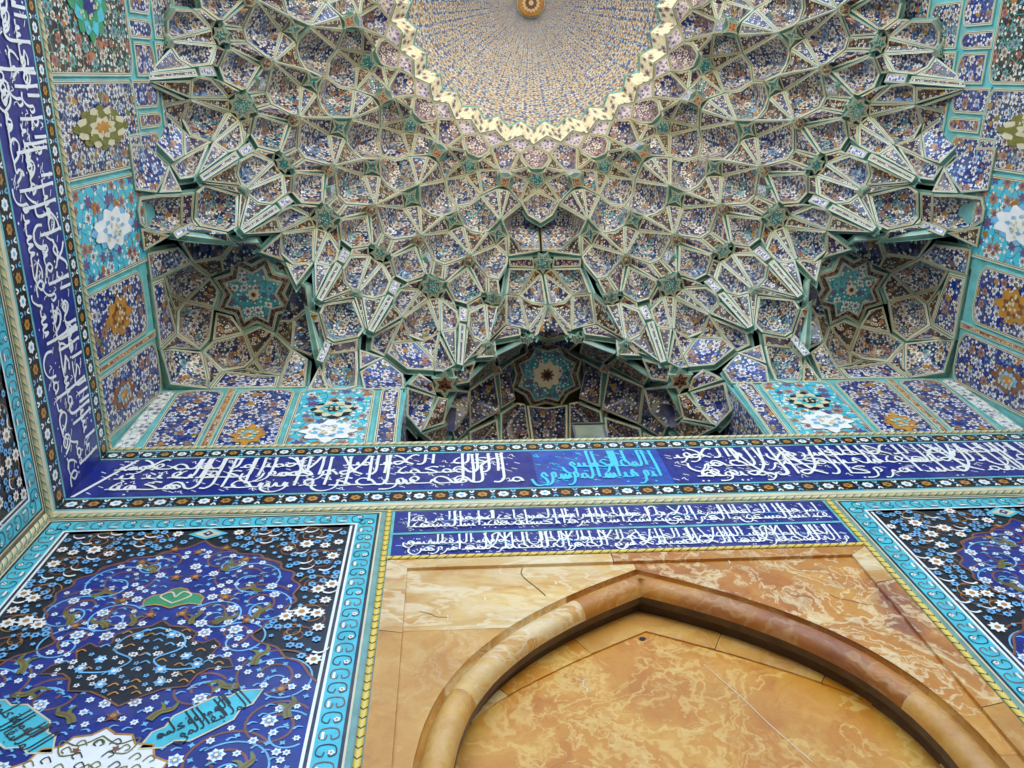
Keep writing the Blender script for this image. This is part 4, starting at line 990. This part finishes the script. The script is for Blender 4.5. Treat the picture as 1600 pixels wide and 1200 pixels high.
cp = thing('carpet_panel', 'complete blue tile carpet with black corners in the lower left of the rear wall', 'tile panel'); carpet(BACK, -CS, cp, 11)
cp = thing('carpet_panel', 'cut off blue and black tile carpet at the right edge, beyond the onyx doorway', 'tile panel'); carpet(BACK, CS, cp, 12)
cp = thing('carpet_panel', 'dark tile carpet on the left side wall, seen edge-on', 'tile panel'); carpet(LEFT, -.425, cp, 13)
cp = thing('carpet_panel', 'tile carpet on the right side wall outside the frame', 'tile panel'); carpet(RIGHT, .425, cp, 14)
for pl_, s0 in ((LEFT, -.020), (RIGHT, .020)):
    rope('rope_moulding', pl_, (s0, 1.868), (s0, -.4), .018, leftw if pl_ is LEFT else rightw)
for sx in (-1, 1): rope('rope_moulding', BACK, (sx*1.339, 1.868), (sx*1.339, -.4), .006, back)

# ------------------------------------------------------------------ upper wall panels above the bands
def by(z): return -.010-.036*(z-2.29)/.35
def lx(z): return -1.343+.038*(z-2.29)/.40
def arched(s0, s1, z0, z1, ar=.03):
    k = min(ar*1.6, (s1-s0)*.4)
    return [(s0, z0), (s1, z0), (s1, z1-ar), (s1-k*.35, z1-ar*.35), (s1-k, z1), (s0+k, z1), (s0+k*.35, z1-ar*.35), (s0, z1-ar)]
def bpanel(kind, pts, rib='turq', **o):
    ob = panel(kind, [(x, by(z), z) for x, z in pts], back, fw=o.pop('fw', .05), rib=rib, side=.05, **o); mirror_copy(ob, back)
for x0, x1, kd in ((-1.262, -1.108, 'panel'), (-1.072, -.885, 'panel'), (-.875, -.630, 'turqpanel'), (-.618, -.548, 'panel')): bpanel(kd, arched(x0, x1, 2.275, 2.655))
bpanel('orangestrip', [(-1.105, 2.275), (-1.075, 2.275), (-1.075, 2.66), (-1.105, 2.66)], fw=.03)
mb = MB()
for sx in (-1, 1): mb.poly([P3((sx*1.345, by(2.28)+.004, 2.28)), P3((sx*.545, by(2.28)+.004, 2.28)), P3((sx*.545, by(2.68)+.004, 2.68)), P3((sx*1.345, by(2.68)+.004, 2.68))], 'turq')
mb.build('panel_bed', back)
def wpanel(kind, pts, rib='turq', **o):
    ob = panel(kind, [(lx(z), y, z) for y, z in pts], leftw, fw=o.pop('fw', .05), rib=rib, side=.05, **o); mirror_copy(ob, rightw)
wpanel('panel', arched(-.222, -.040, 2.275, 2.655)); wpanel('orangestrip', [(-.25, 2.275), (-.226, 2.275), (-.226, 2.66), (-.25, 2.66)], fw=.03)
wpanel('panel', arched(-.452, -.255, 2.275, 2.62)); wpanel('turqpanel', arched(-.730, -.462, 2.275, 2.70)); wpanel('panel', arched(-.985, -.738, 2.275, 2.735), fill='blue'); wpanel('darkpanel', arched(-1.30, -.99, 2.275, 2.75))
bpanel('white', [(-1.340, 2.275), (-1.282, 2.275), (-1.264, 2.650), (-1.318, 2.650)], fw=.014, fill='scrollstrip')
for y0, y1, z0, z1 in ((-.835, -.742, 2.655, 2.87), (-.985, -.90, 2.72, 2.90), (-.892, -.842, 2.74, 2.90), (-1.155, -1.095, 2.75, 2.91), (-1.09, -.99, 2.765, 2.905), (-1.26, -1.165, 2.77, 2.92)): wpanel('panel', arched(y0, y1, z0, z1, .025), fw=.045)
for y0, y1, z0, z1 in ((-.98, -.84, 2.915, 3.04), (-1.095, -.99, 2.915, 3.04), (-1.25, -1.10, 2.925, 3.09)): wpanel('panel', arched(y0, y1, z0, z1, .02), fw=.045, fill='blue2')
wpanel('panel', arched(-1.40, -1.11, 3.10, 3.55, .03), fw=.045, fill='blue2')
for sx, par in ((-1, leftw), (1, rightw)):
    mb = MB(); q = lambda y, z: P3((sx*(-lx(z)+.004), y, z))
    mb.poly([q(-1.4, 2.28), q(0, 2.28), q(0, 2.66), q(-.42, 2.66), q(-.45, 2.72), q(-.72, 2.9), q(-.82, 3.12), q(-1.0, 3.14), q(-1.08, 3.7), q(-1.4, 3.7)], 'turq'); mb.build('panel_bed', par)
# cartouches set into the big panels
def medallion(par, at, cx, cz, rx, rz, cols, n=40, k=8, mirror=None):
    mb = MB()
    for j, (f, m) in enumerate(cols):
        pts = []
        for i in range(n):
            a = 2*math.pi*i/n; wv = 1+.16*math.cos(k*a)*(1 if j % 2 == 0 else -1)
            x, z = cx+rx*f*wv*math.cos(a), cz+rz*f*wv*math.sin(a)*(1+.25*abs(math.sin(a))**6); p = at(x, z)
            pts.append(P3(p)+NM*(.012+.003*j))
        mb.poly(pts, m)
    for i in range(14):
        a = rnd.random()*6.28; q = .15+.6*rnd.random(); p0 = at(cx+rx*q*math.cos(a), cz+rz*q*math.sin(a)); r = .028
        c = P3(p0)+NM*(.022+.0005*i); e1 = (P3(at(cx+.001, cz))-P3(at(cx, cz))).normalized(); e2 = (P3(at(cx, cz+.001))-P3(at(cx, cz))).normalized()
        mb.poly([c+(e1*math.cos(t*.7854)+e2*math.sin(t*.7854))*r*(1 if t % 2 else .5) for t in range(8)], cols[-1][2] if len(cols[-1]) > 2 else 'creamline')
    o = mb.build('medallion', par)
    if mirror is not None: mirror_copy(o, mirror)
NM = Vector((0, -1, 0)); bat = lambda x, z: (x, by(z), z)
medallion(back, bat, -.752, 2.50, .062, .045, [(1, 'black'), (.9, 'creamline'), (.62, 'turqband'), (.4, 'black')], mirror=back)
medallion(back, bat, -.752, 2.36, .075, .050, [(1, 'white'), (.6, 'lblue'), (.45, 'white')], mirror=back)
medallion(back, bat, -.978, 2.345, .045, .045, [(1, 'ochre'), (.5, 'turqband'), (.3, 'ochre')], mirror=back)
NM = Vector((1, 0, 0)); lat = lambda y, z: (lx(z), y, z)
medallion(leftw, lat, -.862, 2.50, .052, .115, [(1, 'olive'), (.92, 'creamline'), (.8, 'olive'), (.5, 'creamline'), (.3, 'ochre')], mirror=rightw)
medallion(leftw, lat, -.595, 2.48, .055, .090, [(1, 'lblue'), (.95, 'white'), (.5, 'lblue'), (.4, 'white')], mirror=rightw)
medallion(leftw, lat, -.352, 2.44, .050, .060, [(1, 'ochre'), (.6, 'rust'), (.4, 'ochre')], mirror=rightw)
medallion(leftw, lat, -1.17, 2.52, .085, .075, [(1, 'green'), (.85, 'turqband'), (.6, 'green'), (.35, 'cobalt')], mirror=rightw)
medallion(leftw, lat, -.13, 2.40, .040, .055, [(1, 'rust'), (.6, 'lblue'), (.4, 'ochre')], mirror=rightw)
# jambs, floor and rear of the window niche
for sx in (-1, 1):
    ob = panel('panel', [(sx*.548, -.008, 2.29), (sx*.548, .36, 2.29), (sx*.535, .36, 2.60), (sx*.535, -.035, 2.66)], back, fw=.04, rib='turq')
mb = MB(); mb.poly([P3((-.56, .50, 2.2)), P3((.56, .50, 2.2)), P3((.56, .50, 3.1)), P3((-.56, .50, 3.1))], 'blue2', [(-2, 0), (2, 0), (2, 3), (-2, 3)]); mb.build('niche_rear', back)

# ------------------------------------------------------------------ onyx doorway
door = thing('onyx_doorway', 'polished orange onyx doorway with a pointed arch and rounded moulding', 'doorway')
OUT = [(.463, -.4), (.463, .3), (.463, .8), (.460, 1.02), (.452, 1.10), (.437, 1.165), (.410, 1.235), (.362, 1.315), (.288, 1.398), (.200, 1.470), (.105, 1.532), (0, 1.590)]
TYM = [(.412, -.4), (.412, .3), (.412, .8), (.411, 1.04), (.402, 1.145), (.372, 1.215), (.330, 1.262), (.266, 1.312), (.160, 1.380), (.075, 1.428), (0, 1.468)]
def halfcurve(tab, k=5): return smooth_pts(tab, k)
oc = halfcurve(OUT); tc_ = halfcurve(TYM)
def normals(c):
    out = []
    for i in range(len(c)):
        d = (c[min(len(c)-1, i+1)]-c[max(0, i-1)]).normalized(); out.append(Vector((-d.y, d.x)) if True else d)
    # direction into the arch: towards x = 0 and down
    out = [n if n.x < 0 or n.y < 0 else -n for n in out]
    d = (c[-1]-c[-2]).normalized(); n = Vector((-d.y, d.x)); n = n if n.y < 0 else -n
    out[-1] = Vector((0, -1))/max(.3, -n.y); return out
on = normals(oc)
def dy(x, y, z): return P3((x, y-.010, z))
# frame slabs (proud) and sunk spandrels
FX, FZ, SX, SZ = .5345, 1.6455, .490, 1.612
SL = [('onyx_pale', [(-FX, FZ), (-.045, FZ), (-.045, SZ), (-SX, SZ)]), ('onyx_red', [(-.043, FZ), (FX, FZ), (SX, SZ), (-.043, SZ)]),
      ('onyx_pale', [(-FX, FZ-.001), (-SX, SZ-.001), (-SX, 1.385), (-FX, 1.395)]), ('onyx_roll', [(-FX, 1.393), (-SX, 1.383), (-SX, .9), (-FX, .9)]), ('onyx_pale', [(-FX, .898), (-SX, .898), (-SX, -.4), (-FX, -.4)]),
      ('onyx_pale', [(FX, FZ-.001), (SX, SZ-.001), (SX, 1.50), (FX, 1.51)]), ('onyx_red', [(FX, 1.508), (SX, 1.498), (SX, 1.12), (FX, 1.13)]), ('onyx_roll', [(FX, 1.128), (SX, 1.118), (SX, -.4), (FX, -.4)])]
for m, ps in SL:
    mb = MB(); mb.poly([dy(x, -.001, z) for x, z in ps], m)
    n = len(ps)
    c = Vector((sum(p[0] for p in ps)/n, sum(p[1] for p in ps)/n))
    for i in range(n):     # arrised edges falling back to the wall
        a, b = ps[i], ps[(i+1) % n]; mb.poly([dy(a[0], -.001, a[1]), dy(b[0], -.001, b[1]), dy(b[0], .012, b[1]), dy(a[0], .012, a[1])], m)
    mb.build('frame_slab', door)
def spandrel(sg, m, z_hi, z_lo, xin=0.0):
    mb = MB(); xo = SX
    pts = [p for p in oc if p.y >= z_lo]
    top = []
    for i in range(len(pts)-1):
        a, b = pts[i], pts[i+1]
        # quads from the arch out to the frame edge
        def out(p, t): return Vector((xo, p.y)) if p.y < 1.50 else Vector((xo*(1-(p.y-1.50)/(1.590-1.50)) if True else 0, SZ))
        qa, qb = out(a, 0), out(b, 0)
        ps = [a, qa]+([Vector((xo, SZ))] if (a.y < 1.50 <= b.y) else [])+[qb, b]
        mb.poly([dy(sg*p.x, .0065, p.y) for p in ps], m)
    return mb.build('spandrel_slab', door)
spandrel(-1, 'onyx_pale', SZ, 1.385); spandrel(1, 'onyx_red', SZ, 1.0)
def spandrel_low(sg, m, z_hi):
    mb = MB(); pts = [p for p in oc if p.y <= z_hi+.04]
    mb.poly([dy(sg*p.x, .007, p.y) for p in pts]+[dy(sg*SX, .007, pts[-1].y), dy(sg*SX, .007, -.4)], m); mb.build('spandrel_slab', door)
spandrel_low(-1, 'onyx_roll', 1.385); spandrel_low(1, 'onyx_roll', 1.0)
PROF = [(0, .0065), (0, .024), (.006, .027)]
for i in range(13):
    th = math.pi*(i/12); PROF.append((.0335-.0265*math.cos(th), .030-.029*math.sin(th)))
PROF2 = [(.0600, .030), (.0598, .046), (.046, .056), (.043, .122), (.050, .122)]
def roll(sg, i0, i1, m):
    mb = MB(); rows = []
    for i in range(i0, i1+1): rows.append([dy(sg*(oc[i].x+on[i].x*d), y, oc[i].y+on[i].y*d) for d, y in PROF])
    mb.grid(rows, m); o = mb.build('roll_moulding', door, smooth=True)
    mb = MB(); mb.grid([[dy(sg*(oc[i].x+on[i].x*d), y, oc[i].y+on[i].y*d) for d, y in PROF2] for i in range(i0, i1+1)], 'shadecrack'); mb.build('shaded_groove', o); return o  # shade of the groove painted in as dark brown
n = len(oc)-1
j1, j2 = int(n*.56), int(n*.86)
roll(-1, 0, j1, 'onyx_roll'); roll(-1, j1, j2, 'onyx_pale'); roll(-1, j2, n, 'onyx_rollred'); roll(1, j1-4, n, 'onyx_rollred'); roll(1, 0, j1-4, 'onyx_roll')
tn = normals(tc_)
mb = MB(); mb.poly([dy(-p.x, .080, p.y) for p in tc_]+[dy(p.x, .080, p.y) for p in reversed(tc_[:-1])], 'onyx_tympanum'); mb.build('tympanum_slab', door)
nt_ = len(tc_)-1; cuts = [0, int(nt_*.45), int(nt_*.66), int(nt_*.84), nt_]
for sg in (-1, 1):
    for ci in range(len(cuts)-1):
        m = ('onyx_roll', 'onyx_pale', 'onyx_tympanum', 'onyx_roll')[(ci+(sg > 0)) % 4]; mb = MB(); rows = []
        for i in range(cuts[ci], cuts[ci+1]+1):
            p, q = tc_[i], tn[i]; e2 = .0012 if i == cuts[ci] else (-.0012 if i == cuts[ci+1] and i != nt_ else 0)
            rows.append([dy(sg*p.x, .080, p.y+e2), dy(sg*p.x, .076, p.y+e2), dy(sg*(p.x-q.x*.062), .076, p.y-q.y*.062+e2), dy(sg*(p.x-q.x*.064), .118, p.y-q.y*.064+e2)])
        mb.grid(rows, m); mb.build('reveal_slab', door)
# hairline cracks and pale chips in the stone
mb = MB()
class DP:
    def __call__(s, a, t, h=0): return dy(a, .0052-h, t)
def crack(pts, wd, m): ribbon(mb, DP(), smooth_pts(pts, 3), wd, .0, m)
crack([(-.243, 1.607), (-.248, 1.585), (-.238, 1.56), (-.226, 1.54), (-.212, 1.515), (-.205, 1.50)], .0018, 'shadecrack')
crack([(-.46, 1.46), (-.44, 1.452), (-.425, 1.44), (-.40, 1.437)], .0012, 'shadecrack'); crack([(.38, 1.47), (.392, 1.455), (.41, 1.448), (.44, 1.43)], .0013, 'shadecrack')
for x, z in ((-.19, 1.63), (-.18, 1.54), (-.405, 1.43), (-.33, 1.49), (.21, 1.60)): crack([(x, z), (x+.002, z+.006), (x, z+.013)], .002, 'white')
mb.build('crack_line', door)
mb = MB()
class DT:
    def __call__(s, a, t, h=0): return dy(a, .0792-h, t)
ribbon(mb, DT(), smooth_pts([(-.165, 1.335), (-.158, 1.328), (-.150, 1.327), (-.143, 1.331)], 4), .0015, 0, 'creamline'); ribbon(mb, DT(), smooth_pts([(-.150, 1.326), (-.153, 1.312), (-.147, 1.302), (-.149, 1.294)], 4), .0026, 0.0002, 'creamline')
ribbon(mb, DT(), smooth_pts([(.09, 1.36), (.13, 1.27), (.16, 1.19), (.20, 1.1)], 4), .0016, 0, 'creamline')
mb.build('crack_line', door)
# a chipped hole near the apex
mb = MB(); mb.poly([dy(-.012+.008*math.cos(i),   .0785, 1.446+.006*math.sin(i)) for i in range(6)], 'black'); mb.build('chipped_hole', door)

# ------------------------------------------------------------------ floodlight in the window niche
M = MAT
k = NT('grey painted metal'); k.b.inputs['Base Color'].default_value = (.10, .10, .09, 1); k.b.inputs['Metallic'].default_value = .6; k.b.inputs['Roughness'].default_value = .4; M['metal'] = k.m
k = NT('frosted lamp glass'); n_ = k.noise(k.coord('Object'), 3, 2); k.l(k.ramp(n_.outputs[0], [(.3, hexc('5c6250')), (.7, hexc('8a917c'))]), k.b.inputs['Base Color']); k.b.inputs['Roughness'].default_value = .12; k.b.inputs['Metallic'].default_value = .25; M['glass'] = k.m
fl = thing('floodlight', 'boxy grey floodlight standing on the ledge of the central niche', 'floodlight', tuple(P3((.037, .07, 2.286))))
def fbox(name, lo, hi, m, par=fl):
    mb = MB(); mb.box(lo, hi, m); o = mb.build(name, par); bv = o.modifiers.new('bevel', 'BEVEL'); bv.width = .008; bv.segments = 2; return o
x0, x1, zb, zt_ = -.215, .215, .92, 1.46
def wedge(name, y0b, y0t, y1, m, ix, iz0, iz1):
    mb = MB(); c = [(-ix, y0b, iz0), (ix, y0b, iz0), (ix, y1, iz0), (-ix, y1, iz0), (-ix, y0t, iz1), (ix, y0t, iz1), (ix, y1, iz1), (-ix, y1, iz1)]
    for f in ((0,3,2,1),(4,5,6,7),(0,1,5,4),(1,2,6,5),(2,3,7,6),(3,0,4,7)): mb.poly([c[i] for i in f], m)
    o = mb.build(name, fl); bv = o.modifiers.new('bevel', 'BEVEL'); bv.width = .006; bv.segments = 2; return o
wedge('housing', -.06, -.16, .14, 'metal', .205, .30, .82)
wedge('lens', -.074, -.172, -.03, 'glass', .178, .33, .785)
def wedge_at(a, b):
    mb = MB(); c = [(a, -.085, .30), (b, -.085, .30), (b, -.04, .30), (a, -.04, .30), (a, -.186, .82), (b, -.186, .82), (b, -.12, .82), (a, -.12, .82)]
    for f in ((0,3,2,1),(4,5,6,7),(0,1,5,4),(1,2,6,5),(2,3,7,6),(3,0,4,7)): mb.poly([c[i] for i in f], 'metal')
    mb.build('lens_frame', fl)
for a, b in ((-.207, -.177), (.177, .207)): wedge_at(a, b)
fbox('lens_frame', (-.207, -.19, .79), (.207, -.10, .83), 'metal')
for a in (-.12, .12): fbox('lug', (a-.025, -.175, .831), (a+.025, -.06, .85), 'metal')
for a in (-.235, .22): fbox('bracket', (a, -.03, .02), (a+.015, .05, .7), 'metal')
fbox('base_plate', (-.235, -.10, 0), (.235, .10, .019), 'metal')

# ------------------------------------------------------------------ the portal's outer mass and the courtyard
front = thing('front_arch', 'tall masonry arch closing the front of the portal above the viewer', 'arch')
prof = [(1.34, 2.9), (1.26, 3.15), (1.02, 3.62), (.70, 4.12), (.35, 4.30), (0, 4.36)]
mb = MB()
for sg in (-1, 1):
    for (a, za), (b, zb2) in zip(prof[:-1], prof[1:]):
        for y in (-1.40, -1.58): mb.poly([P3((sg*a, y, za)), P3((sg*b, y, zb2)), P3((sg*b, y, 4.8)), P3((sg*a, y, 4.8))], 'brick')
        mb.poly([P3((sg*a, -1.40, za)), P3((sg*b, -1.40, zb2)), P3((sg*b, -1.58, zb2)), P3((sg*a, -1.58, za))], 'wallblue', [(0, za), (0, zb2), (.8, zb2), (.8, za)])
    for y in (-1.40, -1.58): mb.poly([P3((sg*1.34, y, -.4)), P3((sg*1.7, y, -.4)), P3((sg*1.7, y, 4.8)), P3((sg*1.34, y, 4.8))], 'brick')
    mb.poly([P3((sg*1.34, -1.40, -.4)), P3((sg*1.34, -1.58, -.4)), P3((sg*1.34, -1.58, 2.9)), P3((sg*1.34, -1.40, 2.9))], 'brick')
mb.build('arch_masonry', front)
mb = MB(); mb.box(P3((-1.7, -1.58, 4.8)), P3((1.7, .8, 4.95)), 'brick'); mb.build('roof_slab', front)
mb = MB()
for sx in (-1, 1):
    a, b_ = sorted((sx*6.81, sx*48)); mb.box((a, -6.3, 0), (b_, 3.2, 15), 'brick')
mb.box((-48, 3.21, 0), (48, 9, 15), 'brick')
mb.build('shading_wing', front)  # unseen wings, added to keep sun off the near courtyard
k = NT('worn courtyard paving'); ob = k.coord('Object'); nn = k.noise(ob, 1.2, 5)
k.l(k.ramp(nn.outputs[0], [(.3, hexc('8f8470')), (.7, hexc('ab9f88'))]), k.b.inputs['Base Color']); k.b.inputs['Roughness'].default_value = .8; M['paving'] = k.m
mb = MB(); mb.poly([(-400, -400, 0), (400, -400, 0), (400, 400, 0), (-400, 400, 0)], 'paving'); g_ = mb.build('ground'); g_['kind'] = 'structure'
k = NT('low-bounce portal floor'); nn = k.noise(k.coord('Object'), 1.6, 5); k.l(k.ramp(nn.outputs[0], [(.3, hexc('3a342c')), (.7, hexc('564d42'))]), k.b.inputs['Base Color']); k.b.inputs['Roughness'].default_value = .6; M['floorstone'] = k.m  # unseen floor, added in dark stone to cut bounce light on the vault
mb = MB(); mb.poly([(-5.37, -5.6, .004), (5.37, -5.6, .004), (5.37, -.04, .004), (-5.37, -.04, .004)], 'floorstone'); g_ = mb.build('floor'); g_['kind'] = 'structure'
